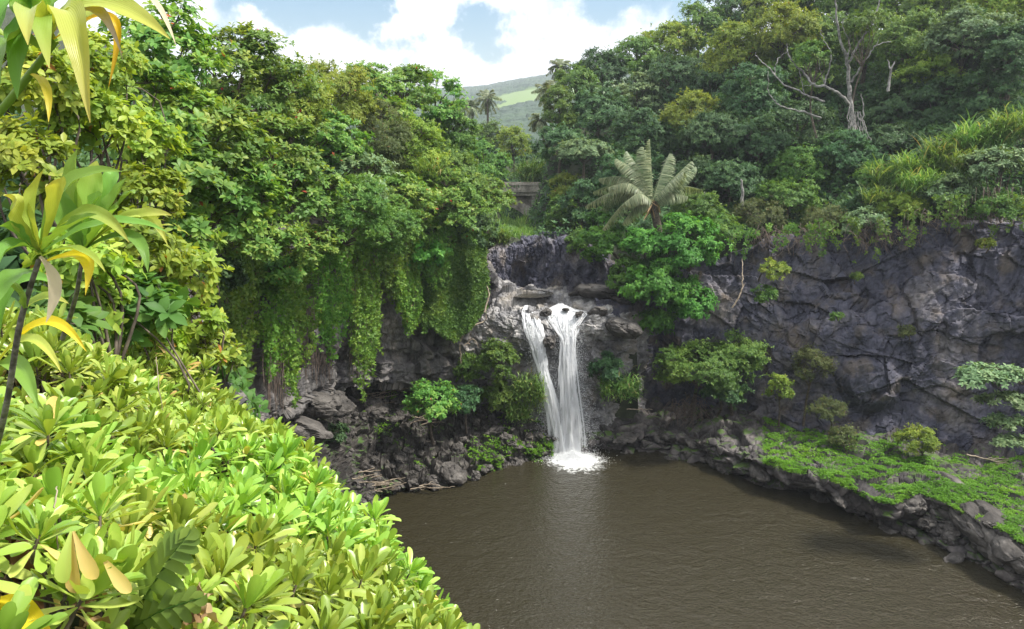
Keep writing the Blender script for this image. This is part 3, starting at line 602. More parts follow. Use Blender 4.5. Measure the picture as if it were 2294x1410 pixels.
def crown_parts(rng, R3, kd, Y, lo=-.6, open_=0.0, lod=None):
    """leaves of one crown round the origin, and the points its limbs reach for"""
    R3 = np.array(R3, float); Rm = R3.mean(); K = KIND[kd]
    L = max(K['L'] * .88, .0033 * Y if kd != 'olive' else .0024 * Y)
    nl = int(np.clip(7 + Rm * 2.2, 7, 20)); Ld = fib(nl, rng, lo)
    lc = Ld * R3 * rng.uniform(.5, .74, (nl, 1)); lr = rng.uniform(.26, .42, nl) * Rm
    subs = []; sl = []
    for i in range(nl):
        m = rng.integers(9, 13); d = fib(m, rng, -.3); d = norm(d + Ld[i] * .45)
        subs.append(lc[i] + d * lr[i] * rng.uniform(.75, 1.12, (m, 1))); sl += [i] * m
    S = np.concatenate(subs); sl = np.array(sl); keep = rng.random(len(S)) > open_; S = S[keep]; sl = sl[keep]
    area = 4 * math.pi * Rm * Rm * .85 * (1 - open_ * .7)
    nlv = K['cov'] * 1.15 * area / (L * L * K['w'] * .62); ns = max(40, int(nlv / K['k']))
    idx = rng.integers(0, len(S), ns); sr = Rm * rng.uniform(.10, .22, len(S))[idx]; sr = np.where(rng.random(ns) < .22, sr * 2.6, sr)
    d = norm(rng.normal(size=(ns, 3))); rad = rng.random(ns) ** .45
    P = S[idx] + d * (sr * rad)[:, None] * (1, 1, K['fl'])
    out = norm(S[idx] / R3); D = norm(out * .7 + np.array((0, 0, K['up'])) + d * .5 + rng.normal(0, .28, (ns, 3)))
    cl = (rng.random(len(S)) * .6 + rng.random(nl)[sl] * .4)[idx]
    prof = PR_OV if Y < 24 else PR_Q
    V, Fc, A = rosettes(P, D, rng, K['k'], L, L * K['w'], K['el'], prof, K['bend'], .25, Y > 24, .3, cl, .55, K['rare'])
    return V, Fc, A, lc, S, sl
def trunk_parts(rng, base, lc, S, sl, r0, kdense=1.0):
    """tapered trunk from base to a fork, limbs to the clumps, twigs to the sprays"""
    c = lc.mean(0); fork = base + (c - base) * .62; parts = []
    jit = np.linalg.norm(c - base) * .05
    pth = cpath([base - np.array((0, 0, .3)), base + (fork - base) * .5 + rng.normal(0, jit, 3) * (1, 1, .2), fork], 5)
    parts.append(tube(pth, np.linspace(r0, r0 * .62, len(pth)), 9))
    for i, p in enumerate(lc):
        mid = fork + (p - fork) * .5 + rng.normal(0, jit, 3) + np.array((0, 0, jit))
        q = cpath([fork, mid, p], 4); parts.append(tube(q, np.linspace(r0 * .42, r0 * .16, len(q)), 5))
        for s in S[sl == i][::1 if kdense > .9 else 2]:
            q = cpath([p, p + (s - p) * .5 + rng.normal(0, .06, 3), s], 2); parts.append(tube(q, np.linspace(r0 * .13, r0 * .035, len(q)), 3))
    return cat_parts(parts)
def make_tree(px, py, Y, rx, ry, kd, label, name='tree', cat='tree', group=None, base=None, bark='bark', lo=-.65, open_=0, r0=None, deep=1.0, seed=None):
    rng = np.random.default_rng(int(px * 7 + py * 13) if seed is None else seed)
    c = np.array(W(px, py, Y)); rxm = rx * Y / 1640; rym = ry * Y / 1640
    if base is None:
        b = np.array((c[0] + rng.normal(0, .2), c[1] + rxm * .2, 0)); dr = norm(np.array((c[0] - 5, c[1] - 30 if c[1] > 40 else 0)))
        for _ in range(40):
            if gz(b[0], b[1]) > 8: break
            b[:2] += dr * .4
        b[2] = min(gz(b[0], b[1]), c[2] - rym * .5)
        if b[2] < c[2] - rym * 3.2 - 3: b[2] = c[2] - rym * 3.2 - 3 if gz(b[0], b[1]) < 0 else b[2]
    else: b = np.array(W(*base)) if isinstance(base, tuple) else np.array(base)
    t = empty(name, b, label, cat, group)
    V, Fc, A, lc, S, sl = crown_parts(rng, (rxm, rxm * deep, rym), kd, Y, lo, open_)
    off = c - b
    mk('crown', V + off, Fc, M[KIND[kd]['m']], A, parent=t)
    r = r0 or max(.04, .075 * (rxm + rym) / 2)
    V, Fc, A = trunk_parts(rng, np.zeros(3), lc + off, S + off, sl, r, 1 if Y < 50 else .5)
    mk('trunk', V, Fc, M[bark], A, parent=t)
    return t
def make_grass(px, py, Y, rx, rz, n_, label, group='grass clumps', L=.9, wd=.028, m='grass', name='grass_clump', cat='grass', z=None, depth=None, bend=1.5):
    n = int(n_ * 1.5); rng = np.random.default_rng(int(px * 3 + py * 5)); c = np.array(W(px, py, Y)); t = empty(name, c, label, cat, group)
    rxm = rx * Y / 1640; rzm = rz * Y / 1640; dp = depth or rxm * .6
    P = np.stack([rng.uniform(-1, 1, n) * rxm, rng.uniform(-1, 1, n) * dp, rng.normal(0, 1, n) * rzm * .5], 1)
    D = norm(np.stack([rng.normal(0, .45, n), rng.normal(-.15, .45, n), np.ones(n)], 1)); az = norm(D * (1, 1, 0) + 1e-6); U = norm(np.array((0, 0, 1.)) - az * .3 + 0 * D)
    U = norm(az * -1 * 0 + np.array((0, 0, .15)) - az)
    w = max(wd, .0013 * Y); n = n * 1
    V, Fc, A = leaf_mesh(P, D, U * -1 if bend < 0 else U, L * rng.uniform(.6, 1.25, n), w, [(0, .7), (.3, 1), (.55, .9), (.8, .6), (1, .05)], -abs(bend) * rng.uniform(.4, 1.2, n) * -1, .3, np.clip(rng.random(n), 0, .97), True)
    mk('blades', V, Fc, M[m], A, parent=t); return t

# ------------------------------------------------------------------ the wood on both banks
# (px, py, depth, half width px, half height px, kind, label, options)
TREES = [
 # left bank, skyline
 (360, 95, 20, 100, 90, 'almond', 'dark leafy tree with airy twigs against the sky behind the yellow strap leaves'),
 (545, 165, 28, 130, 85, 'almond', 'broad crowned tree under the left end of the cloud bank, leaning to the right'),
 (640, 215, 31, 95, 75, 'yellow', 'yellow tinted tree just under the ridge line left of centre'),
 (740, 205, 38, 95, 62, 'yellow', 'fine leaved olive yellow tree on the left skyline below the small blue gap'),
 (835, 210, 44, 80, 60, 'almond', 'green tree on the left skyline between the olive tree and the airy branches'),
 (905, 195, 47, 70, 55, 'almond', 'airy tree whose twigs stand clear against the white cloud', dict(open_=.25)),
 (975, 215, 50, 62, 58, 'almond', 'last tall tree on the left ridge before the hazy hill', dict(open_=.2)),
 (1010, 285, 50, 55, 50, 'mid', 'rounded tree below the left ridge end, next to the far palms'),
 # left bank, middle
 (330, 230, 15.5, 110, 85, 'almond', 'dark big leaved tree right of the hanging yellow leaf'),
 (455, 285, 19, 120, 75, 'almond', 'big leaved tree with a few red leaves in the upper left'),
 (600, 335, 26, 115, 70, 'almond', 'spreading tree with yellow tips in the middle of the left slope'),
 (715, 305, 33, 100, 70, 'almond', 'yellow topped tree in the upper middle of the left slope'),
 (850, 300, 40, 70, 70, 'olive', 'grey olive fine leaved tree below the left skyline'),
 (925, 330, 42, 65, 65, 'yellow', 'yellowish fine tree beside the grey olive one'),
 (985, 370, 46, 70, 60, 'mid', 'green tree left of the far palms above the bridge'),
 (1080, 360, 62, 55, 50, 'mid', 'green tree in the gap straight above the bridge parapet'),
 (1148, 330, 90, 36, 50, 'yellow', 'small yellow green tree right above the bridge'),
 (1190, 360, 96, 26, 40, 'dark', 'grey green tree behind the bridge'),
 (395, 385, 15, 105, 75, 'almond', 'tree with orange and red leaves beside the lower strap leaved plant'),
 (520, 430, 19.5, 110, 70, 'almond', 'wide tree whose lowest boughs hang over the dark hollow'),
 (665, 420, 26, 110, 62, 'almond', 'tiered light green tree in the centre of the left slope'),
 (780, 400, 33, 90, 60, 'pale', 'bluish leaved tree between the tiered tree and the olive tree'),
 (890, 435, 38, 90, 55, 'almond', 'tree with level boughs above the hanging vines'),
 (1000, 450, 42, 85, 65, 'almond', 'big leaved tree leaning out over the ravine towards the bridge'),
 (1075, 440, 46, 68, 42, 'almond', 'low boughs of a tree reaching across the bridge', dict(lo=-.1)),
 (1045, 510, 44, 62, 42, 'dark', 'dark leaved tree on the cliff edge left of the grassy bank'),
 (800, 455, 30.5, 75, 62, 'fine', 'feathery grey green shrub above the hanging vines', dict(name='shrub', cat='shrub')),
 (870, 510, 34, 75, 40, 'fine', 'feathery shrub spilling over the cliff edge left of the ivy', dict(name='shrub', cat='shrub')),
 (560, 540, 24, 105, 60, 'almond', 'leafy bough hanging in front of the dark hollow', dict(base=(500, 560, 27))),
 (700, 560, 29, 80, 55, 'almond', 'green boughs over the top of the vine curtain', dict(base=(700, 560, 32))),
 (640, 620, 27.4, 55, 40, 'almond', 'light green spray hanging lowest over the vine curtain', dict(base=(600, 600, 29.5))),
 (950, 575, 41, 55, 40, 'bright', 'bright leaves above the dark ivy on the cliff', dict(base=(950, 580, 43.5), name='shrub', cat='shrub')),
 (500, 620, 23.5, 60, 55, 'dark', 'dark foliage in the shade at the left end of the vines', dict(base=(480, 640, 26))),
 (560, 640, 27.5, 50, 70, 'mid', 'leafy growth clinging to the wall behind the leftmost vines', dict(base=(560, 660, 30))),
 # left bank, near bright shrubs
 (70, 190, 7.0, 130, 90, 'shrub', 'bright yellow green shrub behind the top left strap leaves'),
 (215, 170, 9.5, 90, 90, 'shrub', 'yellow green shrub below the hanging yellow leaf tip'),
 (200, 290, 7.6, 120, 85, 'shrub', 'sunlit yellow shrub above the middle strap leaved plant'),
 (330, 330, 9.4, 75, 80, 'shrub', 'sunlit shrub between the strap leaved plant and the big leaved trees'),
 (70, 390, 6.4, 110, 100, 'shrub', 'pale leaved bush at the left edge behind the strap leaves'),
 (330, 450, 8.2, 85, 70, 'shrub', 'leafy bush right of the strap leaved plant heads'),
 (300, 565, 6.8, 120, 75, 'shrub', 'twiggy green bush below the strap leaved plants', dict(open_=.1)),
 (415, 625, 7.4, 75, 85, 'shrub', 'bush with long leafy shoots at the edge of the dark hollow', dict(open_=.15)),
 (180, 600, 5.6, 110, 80, 'shrub', 'bush with grey twigs left of the long leafy shoots'),
 (440, 730, 7.2, 60, 62, 'shrub', 'last leafy shoots over the drop above the glossy shrubs', dict(open_=.15)),
 (330, 700, 6.3, 110, 62, 'mid', 'darker green bush between the twiggy bush and the glossy shrubs', dict(name='shrub', cat='shrub')),
 (215, 690, 5.9, 85, 60, 'shrub', 'leafy bush filling the gap behind the second ringed stem'),
 (330, 770, 6.7, 90, 62, 'shrub', 'low leafy bush right above the glossy shrubs in the middle', dict(open_=.1)),
 (425, 800, 7.4, 75, 60, 'shrub', 'lowest leafy bush at the brink beside the hanging vines', dict(open_=.1)),
 (500, 790, 8.0, 42, 50, 'shrub', 'thin leafy spray sticking out past the brink', dict(open_=.3)),
 (110, 730, 5.2, 90, 60, 'mid', 'green bush at the foot of the ringed stems', dict(name='shrub', cat='shrub')),
 (270, 640, 6.6, 90, 60, 'olive', 'grey twiggy bush among the yellow green ones', dict(name='shrub', cat='shrub', open_=.1)),
 (420, 520, 14.5, 62, 52, 'almond', 'leafy bough in front of bare stems beside the dark hollow'),
 (1092, 300, 100, 34, 34, 'mid', 'round tree hiding the foot of the tallest far palm'),
 # right bank, skyline
 (1292, 195, 76, 50, 48, 'mid', 'first tree of the right ridge beside the small palms'),
 (1350, 165, 80, 62, 52, 'dark', 'dark blue green tree on the lower end of the right ridge'),
 (1425, 140, 82, 62, 55, 'mid', 'round tree on the right ridge below the sky'),
 (1500, 105, 84, 62, 52, 'yellow', 'yellow green tree on the right ridge halfway up'),
 (1570, 80, 86, 62, 62, 'mid', 'large tree high on the right ridge'),
 (1640, 45, 88, 66, 55, 'dark', 'dark tree where the right ridge leaves the picture'),
 (1740, 25, 84, 80, 50, 'yellow', 'yellow green crown at the top edge right of the ridge end'),
 (1860, 5, 80, 90, 50, 'mid', 'green crown behind the upper forks of the bare grey tree'),
 (1990, 10, 74, 90, 50, 'mid', 'green crown at the top edge right of the bare grey forks'),
 (2120, 15, 68, 90, 52, 'mid', 'green crown at the top edge between the forks and the corner'),
 (2250, 20, 62, 80, 60, 'yellow', 'yellow green crown in the upper right corner'),
 # right bank, upper middle
 (1255, 250, 68, 42, 50, 'mid', 'tree at the mouth of the ravine right of the hazy hill'),
 (1340, 255, 69, 70, 55, 'dark', 'dark tree above the shaded hollow right of the ravine'),
 (1430, 225, 72, 62, 52, 'pale', 'greyish leaved tree in the middle of the right ridge flank'),
 (1255, 330, 64, 60, 45, 'dark', 'dark tree over the right end of the bridge'),
 (1310, 350, 60, 66, 34, 'pale', 'flat topped silvery tree above the coconut palm to its left', dict(lo=0)),
 (1520, 190, 72, 70, 60, 'dark', 'blue green tree between the ridge and the yellow tree'),
 (1545, 260, 62, 62, 50, 'yellow', 'pale yellow tree standing out above the coconut palm'),
 (1600, 215, 68, 60, 60, 'dark', 'dark tree left of the bare grey limbs'),
 (1440, 300, 62, 66, 52, 'dark', 'dark tree directly above the coconut palm'),
 (1660, 130, 68, 80, 72, 'yellow', 'sunlit yellow green tree left of the bare grey limbs'),
 (1755, 85, 66, 80, 62, 'yellow', 'sunlit tree with feathery top above the lower grey limb'),
 (1800, 170, 65, 70, 62, 'mid', 'green crown behind the left forks of the bare grey tree'),
 (1840, 90, 67, 60, 60, 'mid', 'green crown between the forks of the bare grey tree'),
 (1950, 100, 64, 70, 75, 'mid', 'green crown right behind the bare grey trunk'),
 (2050, 110, 60, 90, 72, 'mid', 'tree right of the bare grey forks'),
 (2165, 90, 56, 95, 62, 'pale', 'great pale bough arching over the dark hollow at the right'),
 (1815, 125, 53, 42, 26, 'mid', 'thin leafy spray in front of the left grey forks', dict(open_=.45, base=(1830, 300, 54))),
 (1935, 60, 53, 40, 26, 'mid', 'thin leafy spray between the upper grey forks', dict(open_=.45, base=(1925, 300, 54))),
 (2080, 160, 57, 60, 35, 'yellow', 'lower tip of the sunlit bough over the dark hollow', dict(base=(2130, 60, 60))),
 (2265, 120, 52, 60, 85, 'dark', 'dark tree at the right edge under the corner'),
 # right bank, lower middle, mostly in shade
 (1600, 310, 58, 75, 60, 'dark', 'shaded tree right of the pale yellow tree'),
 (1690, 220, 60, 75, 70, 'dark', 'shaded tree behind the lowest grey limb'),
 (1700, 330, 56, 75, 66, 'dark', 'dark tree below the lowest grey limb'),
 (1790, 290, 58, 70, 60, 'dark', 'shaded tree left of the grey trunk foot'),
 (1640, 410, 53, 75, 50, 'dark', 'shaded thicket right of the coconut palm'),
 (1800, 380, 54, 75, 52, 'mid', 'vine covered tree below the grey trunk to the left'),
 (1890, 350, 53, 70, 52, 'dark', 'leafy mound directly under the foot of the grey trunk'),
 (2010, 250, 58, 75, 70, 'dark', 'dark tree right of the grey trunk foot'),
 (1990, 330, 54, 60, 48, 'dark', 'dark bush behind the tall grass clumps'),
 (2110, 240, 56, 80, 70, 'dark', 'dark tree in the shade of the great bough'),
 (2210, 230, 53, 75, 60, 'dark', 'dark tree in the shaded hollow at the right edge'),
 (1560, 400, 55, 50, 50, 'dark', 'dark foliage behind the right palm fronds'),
 (1390, 400, 56, 55, 52, 'dark', 'dark foliage behind the left palm fronds'),
 (1268, 430, 60, 36, 42, 'yellow', 'small yellow green tree right of the bridge'),
 (1300, 460, 56, 38, 62, 'dark', 'dark ivy clad tree between the bridge and the palm'),
 (1258, 490, 58, 34, 52, 'mid', 'grey green tree beside the bridge pier'),
 (1225, 540, 54, 40, 24, 'dark', 'low bush on the rim of the upper rock wall', dict(name='shrub', cat='shrub')),
 (1300, 545, 50.5, 40, 30, 'mid', 'low bush at the right rim of the upper rock wall', dict(name='shrub', cat='shrub')),
 # right bank, the bright trees over the cliff
 (1350, 540, 47.5, 52, 70, 'bright', 'tall bright green tree just right of the upper rock wall', dict(base=(1390, 600, 48.8))),
 (1530, 560, 44.5, 85, 75, 'bright', 'large bright green tree growing over the cliff edge below the palm', dict(base=(1540, 600, 47.2))),
 (1465, 640, 44, 80, 72, 'bright', 'bright green tree hanging over the cliff below its bigger neighbour', dict(base=(1500, 600, 47.4))),
 (1545, 680, 44.2, 58, 52, 'bright', 'right lower part of the bright hanging greenery by the purple cliff', dict(base=(1570, 600, 47))),
 (1400, 620, 45.2, 40, 55, 'bright', 'bright leafy bush over the right shoulder of the falls', dict(base=(1420, 590, 48))),
 (1470, 725, 44.6, 45, 36, 'bright', 'lowest tip of the bright hanging greenery above the dark recess', dict(base=(1500, 640, 47.2))),
 (1440, 548, 44.8, 50, 34, 'bright', 'bright green bush in front of the palm trunk', dict(base=(1445, 590, 47.6), name='shrub', cat='shrub')),
 (1610, 520, 47, 55, 35, 'mid', 'green shrub on the cliff edge right of the large bright tree', dict(name='shrub', cat='shrub')),
 (1560, 470, 49, 60, 34, 'mid', 'shrub behind the large bright tree', dict(name='shrub', cat='shrub')),
 (1700, 490, 49, 66, 34, 'olive', 'tangled vine covered shrub above the left end of the purple cliff', dict(name='shrub', cat='shrub')),
 (1770, 450, 50, 66, 46, 'mid', 'vine draped shrub in the middle of the cliff edge', dict(name='shrub', cat='shrub')),
 (1850, 500, 46.5, 62, 30, 'olive', 'brown twiggy shrub on the cliff edge', dict(name='shrub', cat='shrub')),
 (1940, 500, 44, 52, 34, 'pale', 'silvery green shrub hanging over the cliff edge', dict(name='shrub', cat='shrub')),
 (2020, 470, 44.5, 55, 34, 'yellow', 'yellow green shrub beside the silvery one on the cliff edge', dict(name='shrub', cat='shrub')),
 (2130, 425, 43.5, 62, 34, 'pale', 'silvery green shrub higher up on the cliff edge', dict(name='shrub', cat='shrub')),
 (2230, 370, 42.5, 62, 42, 'pale', 'large silvery shrub at the right edge above the cliff', dict(name='shrub', cat='shrub')),
 (2230, 470, 41.0, 52, 34, 'mid', 'dark green shrub hanging on the cliff at the right edge', dict(name='shrub', cat='shrub', base=(2230, 450, 43.5))),
 (1970, 400, 47.5, 55, 34, 'mid', 'low green shrub in front of the tall grass', dict(name='shrub', cat='shrub')),
 # lower growth round the pool
 (1570, 830, 42.8, 105, 58, 'mid', 'broad rounded tree with bare grey roots at the foot of the cliff', dict(base=(1545, 925, 44.6))),
 (1655, 800, 43.2, 72, 46, 'mid', 'right half of the rounded trees below the purple cliff', dict(base=(1640, 920, 44.6))),
 (1620, 880, 42.4, 60, 32, 'dark', 'lower darker crown in front of the rounded tree', dict(base=(1600, 930, 44))),
 (1745, 870, 42, 30, 46, 'yellow', 'slim yellow leaved shrub right of the rounded trees', dict(name='shrub', cat='shrub', open_=.3, base=(1745, 945, 42.6))),
 (1820, 820, 42.3, 48, 46, 'olive', 'grey green wispy shrub against the purple cliff', dict(name='shrub', cat='shrub', open_=.25, base=(1800, 950, 42.8))),
 (1855, 920, 40.5, 48, 25, 'olive', 'thin low shrub above the green ledge', dict(name='shrub', cat='shrub', open_=.3, base=(1860, 965, 41.5))),
 (1885, 985, 39, 36, 40, 'olive', 'small airy bush growing out of the green ledge', dict(name='shrub', cat='shrub', open_=.2, base=(1895, 1030, 38.8))),
 (2055, 990, 38.2, 50, 32, 'yellow', 'yellow topped bush on the ledge', dict(name='shrub', cat='shrub', open_=.1, base=(2080, 1065, 37.8))),
 (1735, 605, 43.6, 36, 22, 'yellow', 'sprig of leaves high on the left of the purple cliff', dict(name='shrub', cat='shrub', open_=.45, base=(1700, 620, 46))),
 (1715, 665, 43.4, 30, 22, 'mid', 'thin leafy sprig halfway down the left of the purple cliff', dict(name='shrub', cat='shrub', open_=.45, base=(1700, 650, 46))),
 (1875, 712, 42.2, 16, 10, 'mid', 'tiny tuft of leaves in the middle of the purple cliff', dict(name='shrub', cat='shrub', base=(1875, 722, 43.6))),
 (1920, 620, 42.8, 14, 9, 'mid', 'tiny tuft of leaves high in the middle of the purple cliff', dict(name='shrub', cat='shrub', base=(1915, 632, 44.2))),
 (2030, 745, 40.8, 22, 16, 'olive', 'small twiggy tuft on the bulging part of the cliff', dict(name='shrub', cat='shrub', base=(2040, 760, 42))),
 (2210, 548, 40.4, 22, 12, 'yellow', 'small sprig on the upper right of the purple cliff', dict(name='shrub', cat='shrub', base=(2210, 556, 42))),
 (1360, 830, 43.2, 38, 44, 'dark', 'dark green bush growing right beside the falls', dict(name='shrub', cat='shrub', base=(1370, 880, 44.6))),
 (1115, 810, 42.7, 52, 52, 'fine', 'dense fine leaved bush on the rock left of the falls', dict(name='shrub', cat='shrub', base=(1110, 850, 44.5))),
 (1120, 890, 43, 48, 36, 'fine', 'lower dark bush beneath the dense bush left of the falls', dict(name='shrub', cat='shrub', base=(1120, 915, 44.4))),
 (1050, 830, 43.4, 36, 40, 'fine', 'dark bush over the pale hanging roots', dict(name='shrub', cat='shrub', base=(1050, 850, 45))),
 (965, 905, 39.8, 68, 46, 'almond', 'bright yellow green shrub in front of the dark cave', dict(name='shrub', cat='shrub', base=(970, 985, 40.5))),
 (1045, 900, 41.6, 34, 42, 'dark', 'blue green shrub right of the bright one by the cave', dict(name='shrub', cat='shrub', base=(1045, 960, 42.3))),
 (745, 975, 36, 34, 26, 'dark', 'small dark shrub in the rubble at the left end', dict(name='shrub', cat='shrub', base=(750, 1010, 36.2))),
]
CTRL = CTRL + [(lambda c, r: (c[0], c[1] + .5, c[2] - r * 1.15 - .2))(W(t[0], t[1], t[2]), t[4] * t[2] / 1640) for t in TREES
               if 'base' not in (t[7] if len(t) > 7 else {}) and t[2] > 9]

def build_trees():
    for t in TREES:
        o = dict(t[7]) if len(t) > 7 else {}
        t = list(t[:7])
        if t[0] < 1100 and t[1] < 560 and t[2] > 12 and 'base' not in o: t[1] += t[4] * .3; t[4] *= 1.3; t[3] *= 1.1; o.setdefault('lo', -.85)
        make_tree(*t, **o)

def build_undergrowth():
    rng = np.random.default_rng(77); n = 480000
    P = np.stack([rng.uniform(-60, 75, n), rng.uniform(4, 135, n)], 1)
    vis = (np.abs(P[:, 0] / P[:, 1]) < .95) & (rng.random(n) < np.clip(45 / (P[:, 1] + 5), .25, 1)); P = P[vis]
    d, ins = seg_dist(P, BASIN); P = P[(~ins) & (d > .1)]; z = ground_z(P)
    ok = z > 8; P = P[ok]; z = z[ok]; n = len(P)
    Q = np.stack([P[:, 0], P[:, 1], z + rng.random(n) * (.25 + 1.5 * np.clip(fbm(np.concatenate([P, P[:, :1] * 0], 1), 3.5, 3, 6) + .25, 0, 1.2))], 1)
    near = (np.abs(P[:, 0] - 2.5) < 4.5) & (P[:, 1] > 53) & (P[:, 1] < 75); Q[near, 2] = z[near] + .05; print('gz', gz(0, 60), gz(0, 70), gz(1.5, 66), gz(1.5, 70), gz(3, 68), gz(-1, 56))
    grassy = (np.abs(P[:, 0] + 2) < 3.6) & (P[:, 1] > 50) & (P[:, 1] < 69)
    Y = P[:, 1]
    D = norm(np.stack([rng.normal(0, .5, n), rng.normal(-.2, .5, n), np.ones(n)], 1))
    s = ~grassy
    V, Fc, A = rosettes(Q[s], D[s], rng, 5, .33, .17, (30, 90), PR_Q, .5, .2, True, .4, vnoise(Q[s] * .4, 3) * .5 + .5, .6)
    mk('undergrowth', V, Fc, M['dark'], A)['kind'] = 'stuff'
    g = Q[grassy]; g[:, 2] = ground_z(g[:, :2]); g = np.repeat(g, 3, 0) + rng.normal(0, .3, (len(g) * 3, 3)) * (1, 1, .15); n = len(g)
    D = norm(np.stack([rng.normal(0, .3, n), rng.normal(-.1, .3, n), np.ones(n)], 1))
    V, Fc, A = leaf_mesh(g, D, rng.normal(size=(n, 3)), rng.uniform(.4, .9, n), .07, PR_Q, .8, .2, rng.random(n) * .9, True)
    mk('grass', V, Fc, M['grass'], A)['kind'] = 'stuff'

def build_near_growth():
    rng = np.random.default_rng(5); G = SHEETS['near']; nv, nu, _ = G.shape; n = 16000
    v = rng.uniform(.05, .98, n) * (nv - 1); u = rng.uniform(0, 1, n) * (nu - 1); P = G[v.astype(int), u.astype(int)]; k = (vnoise(P * .5, 3) + .5 * vnoise(P * 1.4, 4) + 1.1 * v / nv > .45); P = P[k] + rng.normal(0, .08, (k.sum(), 3))
    D = norm(np.array((.75, -.25, .45)) + rng.normal(0, .35, P.shape)); V, Fc, A = rosettes(P, D, rng, 5, .13, .06, (40, 90), PR_OV, .5, .25, True, .35, vnoise(P * .8, 9) * .5 + .5, .6)
    mk('undergrowth', V, Fc, M['mid'], A)['kind'] = 'stuff'

# ------------------------------------------------------------------ vines on the left cliff
CX = [330, 420, 500, 600, 690, 770, 850, 930, 1000, 1060, 1100]; CYY = [17, 21, 25, 29, 33, 37, 40, 42, 43.2, 44.2, 45.2]
def cliffY0(px): return float(np.interp(px, CX, CYY))
def vine(px0, px1, top, bot, label, dens=1.0, m='vine', L=.145, yo=-1.25, bare=.38, sway=0, kpr=4, cy=None, group='vines hanging down the left cliff'):
    cliffY = cy or cliffY0
    rng = np.random.default_rng(int(px0 * 11 + top)); Yc = cliffY((px0 + px1) / 2) + yo
    t0 = np.array(W((px0 + px1) / 2, top, Yc)); t = empty('hanging_vine', t0, label, 'vine', group)
    wm = (px1 - px0) * Yc / 1640; ns = max(5, int(wm * 15 * dens)); PP = []; CC = []; tubes = []
    for i in range(ns):
        u = (i + .5) / ns + rng.normal(0, .04); px = px0 + (px1 - px0) * u
        arch = 1 - (2 * u - 1) ** 2
        b = top + (bot - top) * np.clip((.55 + .45 * arch) * rng.uniform(.72 if cy is None else .1, 1.04 if cy is None else 1.25), .1, 1.25)
        Y = cliffY(px) + yo + rng.normal(0, .14)
        n = max(6, int((b - top) * Y / 1640 / .12)); s = np.linspace(0, 1, n)
        xs = px + sway * s + np.cumsum(rng.normal(0, .7, n)) + np.sin(s * 7 + i) * 2.0 * (1 - s)
        A0 = np.array([tuple(W(x, top + (b - top) * q, Y - .35 * math.sin(q * 3.1))) for x, q in zip(xs, s)])
        if rng.random() < .8: tubes.append(tube(A0[::2], np.linspace(.014, .007, len(A0[::2])), 3))
        q = np.repeat(A0, 2, 0) + rng.normal(0, .10, (2 * n, 3)); lv = rng.random()
        k = rng.random(len(q)) > bare * (.3 + 1.4 * (vnoise(q * 1.3, 5) > .15)); PP.append(q[k]); CC.append(np.full(k.sum(), lv))
    P = np.concatenate(PP) - t0; C = np.concatenate(CC); n = len(P)
    o = norm(np.array((-t0[0], -t0[1], 0)))
    D = norm(o * .9 + np.array((0, 0, .25)) + rng.normal(0, .45, (n, 3)))
    V, Fc, A = rosettes(P, D, rng, kpr, L, L * .62, (50, 95), PR_Q, .3, .2, True, .35, C * .5 + .5 * (vnoise(P * 2 + t0, 8) * .5 + .5), .6, .002)
    mk('leaves', V, Fc, M[m], A, parent=t)
    if tubes:
        V, Fc, A = cat_parts(tubes); mk('stems', V - t0 * 1.0, Fc, M['vstem'], A, parent=t)
    return t
